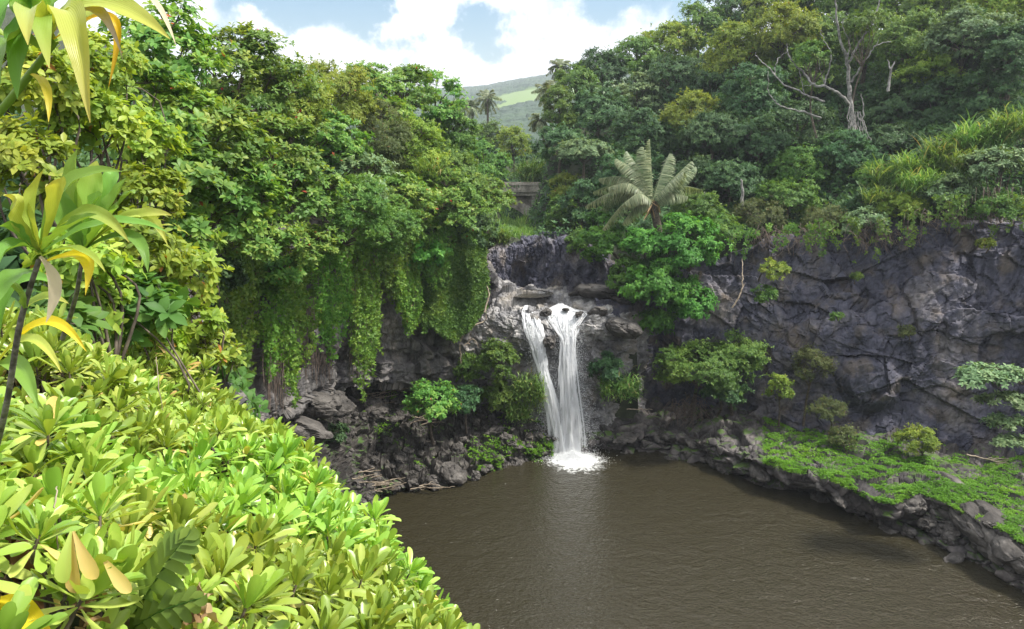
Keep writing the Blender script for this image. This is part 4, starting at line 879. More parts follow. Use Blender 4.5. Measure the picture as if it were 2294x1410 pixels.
def build_vines():
    vine(512, 580, 600, 890, 'leftmost long green vine tongue, hanging beside the glossy shrubs')
    vine(588, 634, 620, 850, 'second vine tongue from the left, ending above the brown stems')
    vine(628, 678, 610, 912, 'long narrow vine tongue hanging lowest of the left group')
    vine(668, 714, 590, 858, 'thin sparse vine tongue with grey stems showing', .6, bare=.6)
    vine(700, 782, 560, 812, 'wide vine curtain in the middle with ragged foot')
    vine(783, 848, 530, 900, 'long thick vine tongue hanging in front of the dark cave', 1.3)
    vine(850, 946, 520, 690, 'broad bright vine curtain left of the dark ivy', 1.1)
    vine(895, 940, 600, 756, 'pointed lower end of the bright vine curtain', 1.2, yo=-1.5)
    vine(940, 1014, 500, 650, 'short bright vine tongue at the top of the ivy', 1.0)
    vine(560, 700, 560, 680, 'leafy top of the vine curtain under the boughs', .5, yo=-1.0)
    vine(700, 860, 520, 620, 'leafy top of the vine curtain in the middle', .5, yo=-1.0)
    vine(465, 545, 560, 760, 'shaded vine curtain at the far left of the wall', .9, m='mid', yo=-1.1)
    rc = lambda px: float(np.interp(px, [1600, 1720, 1850, 2000, 2150, 2300], [46.4, 45.6, 44.4, 43.0, 42.0, 40.8]))
    for a, b, c, d, dn, lab in [(1630, 1700, 530, 590, .7, 'short creeper over the left end of the purple cliff rim'), (1720, 1790, 515, 560, .7, 'thin creeper draped over the cliff rim left of the brown shrub'), (1800, 1880, 510, 575, .6, 'creeper under the brown twiggy shrub'), (1900, 1990, 500, 580, .9, 'creeper hanging below the silvery shrub'), (2010, 2080, 490, 540, .6, 'creeper under the yellow green shrub on the rim'), (2090, 2180, 450, 530, .7, 'creeper below the higher silvery shrub'), (2190, 2290, 430, 560, 1.0, 'dark creeper hanging down the cliff at the right edge')]:
        vine(a, b, c - 10, d, lab, dn * .55, m='mid', L=.14, yo=-.6, bare=.75, cy=rc, group='creepers on the right cliff rim')
    # dark ivy carpet
    rng = np.random.default_rng(31); n = 15000; px = rng.uniform(948, 1092, n); py = rng.uniform(520, 762, n)
    lim = 762 - np.abs(px - 1020) * .9 * (px > 1020) - np.abs(px - 1020) * .35 * (px < 1020) + 14 * vnoise(np.stack([px / 12, py * 0, py * 0], 1), 3); k = (py < lim) & (px < 1092 - 10 * vnoise(np.stack([py / 14, py * 0, py * 0], 1), 7)); px = px[k]; py = py[k]
    P = np.array([tuple(W(a, b, cliffY0(a) - .95 + .3 * math.cos(a * .08) - .35 * math.sin(b * .035) + rng.normal(0, .1))) for a, b in zip(px, py)])
    t0 = P.mean(0); t = empty('ivy', t0, 'dense dark green ivy carpet covering the cliff left of the falls', 'ivy')
    D = norm(np.array((0, -1, .35)) + rng.normal(0, .35, P.shape)); P = P - t0
    V, Fc, A = rosettes(P + norm(rng.normal(size=P.shape)) * .1, D + rng.normal(0, .3, D.shape), rng, 4, .15, .10, (35, 90), PR_Q, .3, .2, True, .3, vnoise(P * 1.2, 3) * .5 + .5, .6)
    mk('leaves', V, Fc, M['mid'], A, parent=t)
    # bare hanging root and stem curtains
    for (x0, x1, y0, y1, n, lab) in [(590, 640, 700, 925, 70, 'brown bundle of bare hanging stems between the vine tongues'), (676, 716, 650, 870, 50, 'grey bare stems hanging right of the long narrow vine'), (715, 745, 720, 875, 26, 'thin bare stems hanging over the cave mouth'), (785, 810, 600, 860, 30, 'bare stems along the left side of the thick vine')]:
        r = np.random.default_rng(x0); parts = []; t0 = np.array(W((x0 + x1) / 2, y0, cliffY0((x0 + x1) / 2) - 1.1)); t = empty('leafless_vine', t0, lab, 'vine')
        cliffY = cliffY0
        for i in range(n):
            px = r.uniform(x0, x1); Y = cliffY(px) - 1.05 + r.normal(0, .15); k = 12; s = np.linspace(0, r.uniform(.5, 1), k)
            xs = px + np.cumsum(r.normal(0, 1.6, k)); A0 = np.array([tuple(W(x, y0 + (y1 - y0) * q, Y)) for x, q in zip(xs, s)]); parts.append(tube(A0 - t0, r.uniform(.008, .016), 3))
        V, Fc, A = cat_parts(parts); mk('stems', V, Fc, M['vstem'], A, parent=t)

# ------------------------------------------------------------------ palms
def frond(base, ctrl, tip, rng, ll=.55, lw=.05, nl=46, droop=.9, gap=0, hang=.25):
    pth = cpath([base, ctrl, tip], 16); L = np.linalg.norm(np.diff(pth, axis=0), axis=1).sum(); n = len(pth)
    V1 = tube(pth, np.linspace(.035, .008, n), 5); T = norm(np.gradient(pth, axis=0)); s = np.linspace(.12, 1, nl)
    P = np.stack([np.interp(s, np.linspace(0, 1, n), pth[:, k]) for k in range(3)], 1); Tn = norm(np.stack([np.interp(s, np.linspace(0, 1, n), T[:, k]) for k in range(3)], 1))
    up = norm(np.array((0, 0, 1.)) - Tn * Tn[:, 2:3]); sd_ = norm(np.cross(Tn, up)); out = [V1]
    for sg in (-1, 1):
        D = norm(sd_ * sg * .8 + Tn * .75 - np.array((0, 0, hang)) + rng.normal(0, .09, (nl, 3))); keep = rng.random(nl) > gap
        ln = ll * np.sin(np.pi * np.clip(s * .9 + .08, 0, 1)) ** .6
        out.append(leaf_mesh(P[keep], D[keep], (up + sd_ * sg * -.2)[keep], ln[keep], lw, [(0, .6), (.3, 1), (.65, .8), (1, .08)], droop + rng.normal(0, .25, keep.sum()), .1, np.clip(rng.random(keep.sum()) * .8 + .05, 0, .94), True))
    return cat_parts(out)
def palm(px, py, Y, tips, foot, label, r=.16, ll=.6, seed=1, lw=.055, nl=46):
    rng = np.random.default_rng(seed); c = np.array(W(px, py, Y)); f = np.array(W(*foot)); t = empty('palm_tree', f, label, 'palm', 'coconut palms')
    c0 = c - f; pth = cpath([np.zeros(3), c0 * .5 + (0.1, 0, 0), c0], 8); V, Fc, A = tube(pth, np.linspace(r * 1.25, r, len(pth)), 10); mk('trunk', V, Fc, M['bark'], A, parent=t)
    for (tx, ty, dY, arch) in tips:
        tp = np.array(W(tx, ty, Y + dY)) - f; mid = (c0 + tp) / 2 + np.array((0, 0, arch * np.linalg.norm(tp - c0)))
        V, Fc, A = frond(c0, mid, tp, rng, ll, lw, nl, hang=.7 if r > .2 else .25); mk('frond', V, Fc, M['palm'], A, parent=t)
    if r > .2:
        n = 40; D = norm(rng.normal(size=(n, 3)) * (1, 1, .3) - np.array((0, 0, .9))); V, Fc, A = leaf_mesh(np.repeat(c0[None], n, 0) + rng.normal(0, .12, (n, 3)), D, rng.normal(size=(n, 3)), rng.uniform(.7, 1.5, n), .10, PR_OV, .3, .2, rng.random(n) * .9)
        mk('dry_skirt', V, Fc, M['dry'], A, parent=t)
    return t
def rtips(px, py, r, n, rng):
    o = []
    for i in range(n):
        a = 2 * math.pi * i / n + rng.uniform(-.2, .2); q = r * rng.uniform(.8, 1.1); o.append((px + math.cos(a) * q, py - math.sin(a) * q * .8 + (4 if math.sin(a) < 0 else 0), rng.uniform(-1, 1), .18))
    return o
def build_palms():
    palm(1462, 452, 47, [(1312, 462, -.5, .20), (1343, 400, .5, .20), (1381, 356, .3, .15), (1456, 314, .1, .03), (1440, 330, .9, .05), (1351, 512, -1.5, .24), (1337, 478, .8, .28), (1362, 420, -1.0, .2), (1557, 374, -.4, .03), (1548, 362, .7, .03), (1530, 385, -1.2, .05), (1572, 425, .9, .16), (1400, 455, -1.8, .2), (1330, 430, 1.1, .22), (1405, 340, .8, .1), (1500, 345, .9, .05), (1395, 500, -1.0, .2), (1540, 440, -1.0, .15)], (1476, 560, 47.6),
         'large grey green coconut palm with ragged fronds on the right bank', .24, .86, 3, .05, 96)
    r = np.random.default_rng(4)
    palm(1092, 222, 112, rtips(1092, 228, 34, 15, r), (1090, 320, 112), 'tallest of the far coconut palms in front of the hazy hill', .15, .8, 5, .13, 26)
    palm(1057, 238, 118, rtips(1057, 243, 24, 13, r), (1057, 320, 118), 'smaller far palm just left of the tallest one', .15, .7, 6, .13, 22)
    palm(1030, 232, 108, rtips(1030, 238, 26, 13, r), (1030, 320, 108), 'far palm half hidden by the end of the left ridge', .15, .7, 7, .13, 22)
    palm(1254, 150, 92, rtips(1254, 155, 30, 13, r), (1262, 260, 92), 'palm standing up on the first crest of the right ridge', .15, .8, 8, .12, 24)
    palm(1226, 205, 86, rtips(1226, 210, 34, 14, r), (1236, 300, 86), 'palm leaning out at the right side of the hazy hill', .15, .8, 9, .11, 24)
    palm(1208, 270, 80, rtips(1208, 274, 26, 12, r), (1220, 330, 80), 'drooping brownish palm above the bridge', .14, .7, 10, .11, 22)

# ------------------------------------------------------------------ bare grey tree on the right bank
def build_bare_tree():
    Y = 54; f = np.array(W(1918, 310, Y)); t = empty('bare_tree', f, 'tall bare tree with pale grey forked limbs above the tall grass', 'tree'); rng = np.random.default_rng(2)
    def limb(name, pts, r0, r1, par=t):
        A0 = np.array([tuple(W(p[0], p[1], Y + (p[2] if len(p) > 2 else 0))) for p in pts]) - f
        q = cpath(A0, 6, .035, rng); V, Fc, A = tube(q, np.linspace(r0, r1, len(q)), 8); return mk(name, V, Fc, M['grey_bark'], A, parent=par)
    tr = limb('trunk', [(1918, 312), (1908, 250), (1902, 195), (1898, 135), (1884, 95, -.3), (1873, 25, -.6), (1872, -20, -.6)], .19, .04)
    L = [([(1900, 140), (1925, 95, -.4), (1950, 60, -.6), (1966, 20, -.5), (1972, -25, -.4)], .15, .06),
         ([(1906, 185), (1935, 140, -.6), (1960, 105, -.9), (1996, 94, -1.1)], .13, .04),
         ([(1960, 105, -.9), (1972, 78, -1)], .06, .02),
         ([(1908, 240), (1880, 210, -.7), (1850, 195, -1), (1822, 190, -1.1), (1798, 160, -1.0), (1775, 138, -.9), (1764, 115, -.8), (1763, 98, -.8)], .19, .05),
         ([(1822, 190, -1.1), (1800, 193, -1.2)], .06, .02),
         ([(1846, 193, -1), (1858, 150, -1.1), (1861, 115, -1), (1842, 85, -.9), (1838, 65, -.9)], .10, .03),
         ([(1850, 192, -1), (1838, 160, -1), (1833, 130, -1), (1820, 105, -1)], .05, .02),
         ([(1846, 228, -.6), (1810, 215, -.9), (1790, 205, -1.1), (1752, 186, -1.2), (1728, 158, -1.2), (1700, 132, -1.2), (1692, 118, -1.2)], .13, .04),
         ([(1736, 168, -1.2), (1742, 135, -1.1), (1762, 118, -1)], .07, .03), ([(1803, 210, -1), (1792, 165, -1), (1790, 150, -1)], .05, .02),
         ([(1838, 265, -.7), (1805, 252, -1.2), (1775, 246, -1.4), (1744, 234, -1.4), (1724, 205, -1.3), (1720, 160, -1.3)], .12, .035),
         ([(1932, 298, -.6), (1933, 250, -.7), (1929, 210, -.7)], .10, .05), ([(1898, 135), (1904, 100, .2), (1888, 60, .3), (1893, 40, .3)], .08, .03),
         ([(1878, 50, -.5), (1860, 40, -.6), (1852, 33, -.6)], .05, .02)]
    for p, a, b in L: limb('limb', p, a * .62, b * .6)
    for p, a, b in [([(1908, 300, -.9), (1899, 262, -.9), (1905, 235, -.6)], .05, .03)] + [([(1895 + i * 7, 315, -1 - .1 * (i % 3)), (1900 + i * 5, 285, -.9), (1904 + i * 3, 250, -.6)], .035, .02) for i in range(9)]: limb('root', p, a, b)
    for (pts, r, lab) in [([(1990, 205), (1994, 165), (2004, 138)], .10, 'short forked grey stem standing right of the bare tree'), ([(1662, 470), (1663, 430), (1659, 402)], .13, 'short bleached dead stem on the slope right of the palm'), ([(1580, 460), (1577, 430)], .07, 'small bleached stub near the right palm fronds')]:
        Yq = 52 if r == .10 else 49.5; b = np.array(W(pts[0][0], pts[0][1], Yq)); o = None
        A0 = np.array([tuple(W(p[0], p[1], Yq - .8)) for p in pts]) - b; q = cpath(A0, 5, .03, rng); V, Fc, A = tube(q, np.linspace(r, r * .4, len(q)), 7)
        if r == .10:
            q2 = q[6:] + np.linspace(0, 1, len(q) - 6)[:, None] * np.array((-.5, 0, .1)); V2, F2, A2 = tube(q2, np.linspace(r * .6, r * .25, len(q2)), 6); V, Fc, A = cat_parts([(V, Fc, A), (V2, F2, A2)])
        tag(mk('dead_tree', V, Fc, M['grey_bark'], A, loc=b), lab, 'dead stem')

# ------------------------------------------------------------------ bridge and far hills
def box(c, s):
    c = np.array(c, float); s = np.array(s, float) / 2
    V = np.array([(x, y, z) for x in (-1, 1) for y in (-1, 1) for z in (-1, 1)]) * s + c
    return V, np.array([(0, 1, 3, 2), (4, 6, 7, 5), (0, 4, 5, 1), (2, 3, 7, 6), (0, 2, 6, 4), (1, 5, 7, 3)]), {'lv': np.full(8, .5)}
def build_bridge():
    M['concrete'] = rock_mat('weathered concrete', (.17, .15, .13), (.34, .31, .27), (.48, .45, .40), sc1=.8, sc2=6, stain=(.07, .06, .045), vert=.3, bump=.02)
    Y = 72; top = W(1180, 412, Y); b = np.array((top.x, Y + 2, gz(top.x, Y))); t = empty('bridge', b, 'old concrete arch road bridge over the ravine behind the falls', 'bridge')
    zt = top[2] - b[2]; x0, x1 = -13.0, 4.6                      # span left to right, relative to b
    mk('deck', *box(((x0 + x1) / 2, 0, zt - .35), (x1 - x0, 5.2, .35)), parent=t, smooth=False) if 0 else None
    def add(name, parts):
        V, Fc, A = cat_parts(parts); return mk(name, V, Fc, M['concrete'], A, smooth=False, parent=t)
    add('deck', [box(((x0 + x1) / 2, 0, zt - .95), (x1 - x0, 5.0, .34))])
    for s in (-1, 1):
        pr = [box(((x0 + x1) / 2, s * 2.55, zt - .06), (x1 - x0, .34, .14)), box(((x0 + x1) / 2, s * 2.52, zt - .68), (x1 - x0, .30, .18))]
        xx = x0 + .3
        while xx < x1: pr.append(box((xx, s * 2.52, zt - .36), (.22 if int(xx * 3) % 7 else .45, .22, .44))); xx += .42
        add('parapet', pr)
    # arch with curved soffit and solid spandrels springing from the right pier at x = .9
    xr, xl = .45, -10.5; xc = (xr + xl) / 2; h = 3.0; zs = zt - 1.12 - h - .45; n = 40
    u = np.linspace(0, 1, n); X = xl + (xr - xl) * u; Z = zs + h * np.sqrt(np.maximum(0, 1 - (2 * u - 1) ** 2)) ** .9
    V = []; 
    for x, z in zip(X, Z): V += [(x, -2.3, z), (x, 2.3, z), (x, -2.3, zt - 1.13), (x, 2.3, zt - 1.13)]
    V = np.array(V); Fc = []
    for i in range(n - 1):
        a = i * 4; c = a + 4; Fc += [(a, a + 1, c + 1, c), (a, c, c + 2, a + 2), (a + 1, a + 3, c + 3, c + 1)]
    V = V * (1, .74, 1); mk('spandrel', V, np.array(Fc), M['concrete'], parent=t, smooth=False)
    V = []
    for x, z, q in zip(X, Z, u):
        nx = (2 * q - 1) * .55; e = .34 + .22 * abs(2 * q - 1); V += [(x, -2.42, z - .012), (x, 2.42, z - .012), (x + nx, 2.42, z + e * 1.6), (x + nx, -2.42, z + e * 1.6)]
    V = np.array(V); V[:, 2] = np.minimum(V[:, 2], zt - 1.15); Fc = []
    for i in range(n - 1):
        a = i * 4; c = a + 4
        for j in range(4): Fc.append((a + j, a + (j + 1) % 4, c + (j + 1) % 4, c + j))
    mk('arch', V, np.array(Fc), M['concrete'], parent=t, smooth=False)
    add('pier', [box((xr + 1.0, 0, (zt - 1.14) / 2 - 1.5), (1.96, 4.7, zt - 1.14 + 3))]); add('abutment', [box((xr + 4.3, 0, (zt - 1.14) / 2 - 1.5), (4.5, 4.7, zt - 1.15 + 3))]); add('abutment', [box((xl - 1.4, 0, (zt - 1.14) / 2 - 1.5), (2.78, 4.7, zt - 1.14 + 3))])

def build_hills():
    m, t, o = mat_new('far hillside'); tc = N(t, 'ShaderNodeTexCoord')
    n1 = N(t, 'ShaderNodeTexNoise'); n1.inputs['Scale'].default_value = .03; n1.inputs['Detail'].default_value = 8; n1.inputs['Roughness'].default_value = .7; t.links.new(tc.outputs['Object'], n1.inputs['Vector'])
    col = ramp(t, n1.outputs[0], [(.35, (.016, .036, .024)), (.55, (.035, .07, .035)), (.7, (.06, .10, .04))])
    at = N(t, 'ShaderNodeAttribute', attribute_name='lv'); mm = N(t, 'ShaderNodeMix', data_type='RGBA'); t.links.new(at.outputs['Fac'], mm.inputs[0]); t.links.new(col, mm.inputs[6]); mm.inputs[7].default_value = (.15, .225, .07, 1)
    p = N(t, 'ShaderNodeBsdfPrincipled'); p.inputs['Roughness'].default_value = .9; t.links.new(mm.outputs[2], p.inputs['Base Color']); t.links.new(p.outputs[0], o.inputs[0])
    cols = [600, 800, 960, 1060, 1120, 1170, 1230, 1320, 1450, 1700]
    prof = [(430,) * 10, (330, 330, 330, 330, 325, 320, 320, 320, 320, 320), (290, 290, 290, 285, 282, 280, 275, 270, 265, 260), (262, 262, 262, 258, 254, 248, 242, 236, 230, 220), (235, 235, 238, 235, 226, 214, 206, 198, 190, 175), (215, 212, 214, 212, 203, 193, 186, 175, 160, 150), (190, 192, 202, 199, 190, 181, 170, 158, 145, 120), (205, 207, 217, 214, 205, 196, 185, 173, 160, 135)]
    Ys = [180, 260, 380, 500, 660, 880, 1290, 1800]
    rows = [[W(x, y, Y) for x, y in zip(cols, pr)] for pr, Y in zip(prof, Ys)]
    nv, nu = 420, 520; G = loft(rows, nu, nv); P = G.reshape(-1, 3); Yd = P[:, 1]
    # meadow: a clear slope in the middle distance, seen between px 1105 and 1235
    mdx = P[:, 0] / P[:, 1]; w = fbm(P, 68, 3, 3) * 13
    band = (Yd > 552 + w) & (Yd < 748 + w * 2) & (P[:, 0] > -17 + w * .7 + (Yd - 552) * .06)
    hedge = (np.abs(vnoise(P * (.012, .007, 0) + 9, 4)) < .05) & (Yd > 680)
    band = (band & ~hedge).astype(float)
    bump = np.clip(facet(P, (9, 9, 30), 4, .2, .8) + .6, 0, 2) * 5 * (1 - band) * np.clip(Yd / 600, .4, 1.3) + fbm(P, 3, 2, 5) * .8 * (1 - band)
    P = P + np.stack([0 * bump, 0 * bump, bump], 1) * .55
    mk('hills', P, grid_faces(nv, nu), m, {'lv': band})['kind'] = 'structure'

# ------------------------------------------------------------------ rocks, driftwood, ground cover
def rock_protos():
    import bmesh
    out_ = []
    for s in range(7):
        bm = bmesh.new(); bmesh.ops.create_icosphere(bm, subdivisions=5, radius=1); P = np.array([v.co[:] for v in bm.verts]); r = np.random.default_rng(s); sh = np.array((r.uniform(.9, 1.3), r.uniform(.8, 1.1), r.uniform(.6, .85)))
        d = facet(P, (.9, .9, .8), 300 + s * 9, 1.3, .15) * (.42 if s < 5 else .32) + facet(P, (.4, .4, .4), 340 + s, 1.2, .3) * (.14 if s < 5 else .05) + fbm(P, .3, 3, s) * .04
        P = P * (1 + d[:, None]) * sh
        for v, p in zip(bm.verts, P): v.co = p
        me = bpy.data.meshes.new('boulder'); bm.to_mesh(me); bm.free(); me.materials.append(M['boulder']); out_.append(me)
    return out_
def put_rock(me, p, r, rng, label, group, name='boulder', sq=(1, 1, 1)):
    o = link(name, me, loc=p); o.scale = tuple(r * q for q in sq); o.rotation_euler = (rng.uniform(-.4, .4), rng.uniform(-.4, .4), rng.uniform(0, 6.28)); return tag(o, label, 'boulder', group)
def build_rocks():
    rng = np.random.default_rng(12); pr = rock_protos(); G = SHEETS['bankL']; nv, nu, _ = G.shape
    for i in range(210):
        v = int(rng.uniform(.12, .86) * nv); u = int(rng.uniform(.0, .78) * nu); r = float(np.clip(rng.lognormal(-1.55, .45), .10, .75))
        put_rock(pr[i % 7], G[v, u] + (0, 0, r * .25), r, rng, ('small' if r < .2 else 'middling' if r < .34 else 'large') + ' dark boulder ' + ('near the waterline' if v < nv * .3 else 'halfway up' if v < nv * .6 else 'high up') + ' in the ' + ('right' if u < nu * .26 else 'middle' if u < nu * .52 else 'left') + ' part of the left rubble bank', 'boulders of the left rubble bank')
    G = SHEETS['bankR']; nv, nu, _ = G.shape
    for i in range(70):
        v = int(rng.uniform(.12, .45) * nv); u = int(rng.uniform(.06, .93) * nu); r = float(np.clip(rng.lognormal(-1.4, .4), .12, .55))
        put_rock(pr[i % 7], G[v, u] + (0, 0, r * .1), r, rng, ('small' if r < .24 else 'large') + ' dark lava boulder on the right shore, ' + ['between the falls and the ledge tip', 'below the green ledge', 'beside the big angular boulder', 'near the right edge of the picture'][min(3, int(4 * u / nu))], 'boulders along the right shore')
    big = [(1395, 735, 43.2, 1.0, 'large dark rounded rock at the right shoulder of the falls', (1.25, 1, .8)), (1340, 700, 43.8, .55, 'smooth dark rock beside the right lip of the falls', (1.2, 1, .8)), (1232, 768, 42.9, .5, 'dark wet rock splitting the two streams', (.8, .8, .95)), (1222, 700, 44.1, .42, 'dark rock on the lip between the two streams', (1, 1, .7)),
           (1297, 704, 43.75, .26, 'small dark rock breaking the top of the wider stream', (1.2, 1, .8)), (1268, 694, 44.3, .2, 'wet stone in the middle of the lip of the wider stream', (1.3, 1, .7)), (1350, 655, 46.5, 1.0, 'brown boulder right of the upper pool', (1.4, 1, .7)), (1300, 655, 46.6, .5, 'flat rock at the right end of the upper pool', (1.6, 1, .5)), (1390, 668, 46, .8, 'dark boulder under the bright trees by the falls', (1, 1, 1)),
           (1620, 1005, None, .55, 'pointed pale edged rock at the left tip of the green ledge', (1.3, .8, .9)), (1705, 1052, None, .6, 'angular block on the water edge of the green ledge', (1.5, .9, .8)), (1800, 1082, None, .6, 'long grey block under the middle of the green ledge', (1.9, .9, .7)), (1890, 1110, None, .55, 'grey block where the ledge edge dips', (1.6, .9, .8)),
           (2005, 1140, None, .62, 'smooth dark boulder with a pale foot at the water', (1.4, 1, .9)), (2110, 1120, None, .95, 'big angular boulder in the middle of the right shore', (1.2, 1, .95)), (2215, 1200, None, 1.15, 'huge grey boulder leaning into the water at the right edge', (1.4, 1, .9)), (2290, 1240, None, .9, 'grey boulder cut by the right edge of the picture', (1.2, 1, 1)),
           (1975, 1065, None, .38, 'knobbly black rock in the green cover', (1.2, 1, .9)), (2010, 1080, None, .35, 'knobbly black rock right of its twin in the green cover', (1, 1, .9)), (2250, 1215, None, .3, 'small brown stone against the huge boulder', (1, 1, .8)), (2140, 1250, None, .35, 'pale stained stone at the waterline', (1.4, 1, .6)),
           (2180, 1045, None, .4, 'dark lichen spotted rock behind the yellow topped bush', (1.3, 1, .8)), (1660, 960, None, .3, 'small dark rock at the back of the green ledge', (1, 1, .8)), (1560, 985, None, .5, 'dark block on the shore left of the green ledge', (1.5, 1, .7)), (1480, 975, None, .5, 'dark mossy block on the shore right of the falls', (1.6, 1, .6)), (1400, 985, None, .45, 'wet black rock next to the foam', (1.3, 1, .7)),
           (700, 905, 33.5, .9, 'rough brown lava lump under the thick vine', (1.2, 1, 1)), (660, 965, 32, 1.0, 'pale brown lava outcrop under the hanging stems', (1.4, 1, .9)), (755, 905, 35.5, .7, 'grey lava knob at the left mouth of the cave', (1, 1, 1)), (790, 1140, None, .35, 'pale stone at the water edge behind the glossy shrubs', (1, 1, .8)), (1000, 690, 43.2, .1, 'pale pebble on the left rock', (1, 1, 1))][:-1]
    for i, (px, py, Y, r, lab, sq) in enumerate(big):
        p = W(px, py, Y) if Y else WZ(px, py - (8 if r > .55 and px > 1950 else 0), .9 if px < 1900 and px > 1000 else (.1 if 'waterline' in lab or 'water edge behind' in lab else 1.25))
        put_rock(pr[5 + i % 2] if r > .5 else pr[i % 7], p, r * (1.15 if px > 1950 and py > 1090 and r > .4 else 1), rng, lab, None, sq=sq)
def stick(pts, r, lab, mat='drift', grp=None, name='driftwood', fork=True, seed=0):
    rng = np.random.default_rng(int(pts[0][0] * 3 + pts[0][1]) + seed); b = np.array(W(*pts[0])); A0 = np.array([tuple(W(*p)) for p in pts]) - b; q = cpath(A0, 6, .02, rng); parts = [tube(q, np.linspace(r, r * .35, len(q)), 6)]
    if fork:
        for k in range(rng.integers(1, 4)):
            i = rng.integers(2, len(q) - 2); d = (q[-1] - q[0]) * rng.uniform(.2, .45) + rng.normal(0, .18, 3); parts.append(tube(cpath([q[i], q[i] + d * .5 + rng.normal(0, .05, 3), q[i] + d], 3), np.linspace(r * .55, r * .15, 7), 4))
    V, Fc, A = cat_parts(parts); return tag(mk(name, V, Fc, M[mat], A, loc=b), lab, 'branch', grp)
def build_sticks():
    stick([(1640, 690, 42.5), (1660, 655, 42.6), (1664, 620, 43), (1662, 580, 43.6)], .055, 'bleached bent branch hanging over the left end of the purple cliff')
    stick([(1030, 770, 43.0), (1034, 820, 42.9), (1045, 825, 42.9)], .04, 'pale root hanging down the rock beside the dense bush'); stick([(1030, 765, 43.0), (1050, 735, 43.1), (1085, 720, 43.4), (1090, 700, 43.4)], .07, 'white twisted root on the rock left of the falls', fork=True)
    stick([(1040, 775, 42.9), (1060, 760, 43), (1072, 780, 43)], .04, 'white root crossing the twisted one'); stick([(1085, 700, 43.4), (1095, 660, 43.8), (1090, 640, 44)], .07, 'pale root running up to the upper shelf')
    stick([(1404, 917, 42.8), (1440, 917, 42.6), (1462, 918, 42.5)], .035, 'straight pale stick lying right of the falls', fork=False)
    stick([(1192, 1032, 41.6), (1192, 1000, 41.6), (1191, 970, 41.7)], .022, 'thin upright stick standing in the shallows left of the falls', fork=False)
    stick([(2165, 1018, 37.6), (2215, 1030, 37.4), (2290, 1045, 37)], .05, 'long pale stick lying at the right edge under the almond boughs', fork=False)
    for i in range(5): stick([(2215 + i * 5, 1026 + i * 4, 37.8 - i * .1), (2260, 1030 + i * 4, 37.4), (2310, 1032 + i * 6, 37)], .03, ('topmost', 'second', 'middle', 'fourth', 'lowest')[i] + ' thin bleached stick in the pile at the right edge', grp='sticks piled at the right edge', fork=False, seed=i)
    rng = np.random.default_rng(8); G = SHEETS['bankL']; nv, nu, _ = G.shape
    spots = [(.25, .62, 'pale driftwood branch near the water on the left bank'), (.3, .6, 'driftwood branch lying on the pale one'), (.62, .42, 'driftwood below the bright shrub by the cave'), (.8, .33, 'tangled driftwood right of the blue green shrub'), (.78, .3, 'long driftwood branch under the dense bush'), (.84, .55, 'driftwood heap in front of the cave, left part'), (.86, .52, 'driftwood heap in front of the cave, middle part'), (.88, .58, 'driftwood heap in front of the cave, right part'), (.4, .7, 'driftwood leaning in the rubble at the far left'), (.18, .42, 'driftwood stranded near the waterline')]
    for fv, fu, lab in spots:
        for k in range(4):
            v = int(np.clip(fv + rng.normal(0, .025), .02, .95) * nv); u = int(np.clip(fu + rng.normal(0, .025), .02, .97) * nu); p = G[v, u] + (0, -.15, .22); L = (1.9, 1.45, 1.1, .7)[k] * rng.uniform(.92, 1.08); a = rng.uniform(-.5, .5)
            d = np.array((math.cos(a), math.sin(a) * .6, rng.uniform(-.05, .25))) * L; q = cpath([np.zeros(3), d * .5 + rng.normal(0, .08, 3), d], 5, .015, rng); parts = [tube(q, np.linspace(.04, .015, len(q)), 5)]
            parts.append(tube(cpath([q[4], q[4] + d * .2 + rng.normal(0, .12, 3), q[4] + d * .4 + rng.normal(0, .15, 3)], 3), np.linspace(.02, .008, 7), 4)); V, Fc, A = cat_parts(parts)
            tag(mk('driftwood', V, Fc, M['drift'], A, loc=p), ('longest piece of the ', 'second longest piece of the ', 'third longest piece of the ', 'shortest piece of the ')[k] + lab, 'driftwood', 'driftwood on the left bank')
    # bare twig tangles along the rim of the right cliff
    for (x0, x1, y0, dy, Y, n, lab) in [(1680, 1840, 520, 46, 45.6, 130, 'tangle of brown bare twigs over the left half of the cliff rim'), (1900, 2080, 520, 40, 43.2, 90, 'tangle of brown bare twigs under the silvery shrubs'), (2060, 2250, 480, 42, 42.2, 90, 'tangle of dark bare twigs over the right half of the cliff rim'), (1500, 1580, 905, 55, 43.4, 90, 'fan of bare grey roots under the rounded tree')]:
        parts = []; b = np.array(W((x0 + x1) / 2, y0, Y))
        for i in range(n):
            x = rng.uniform(x0, x1); s = np.array(W(x, y0 + rng.normal(0, 9), Y + rng.normal(0, .3))) - b; L = dy * Y / 1640 * rng.uniform(.4, 1.2); d = norm(np.array((rng.normal(0, .7), -.4, -1)))[None][0] * L
            parts.append(tube(cpath([s, s + d * .4 + rng.normal(0, .15, 3), s + d + rng.normal(0, .1, 3)], 3), np.linspace(.022, .008, 7), 3))
        V, Fc, A = cat_parts(parts); tag(mk('bare_twigs', V, Fc, M['vstem'], A, loc=b), lab, 'twigs')

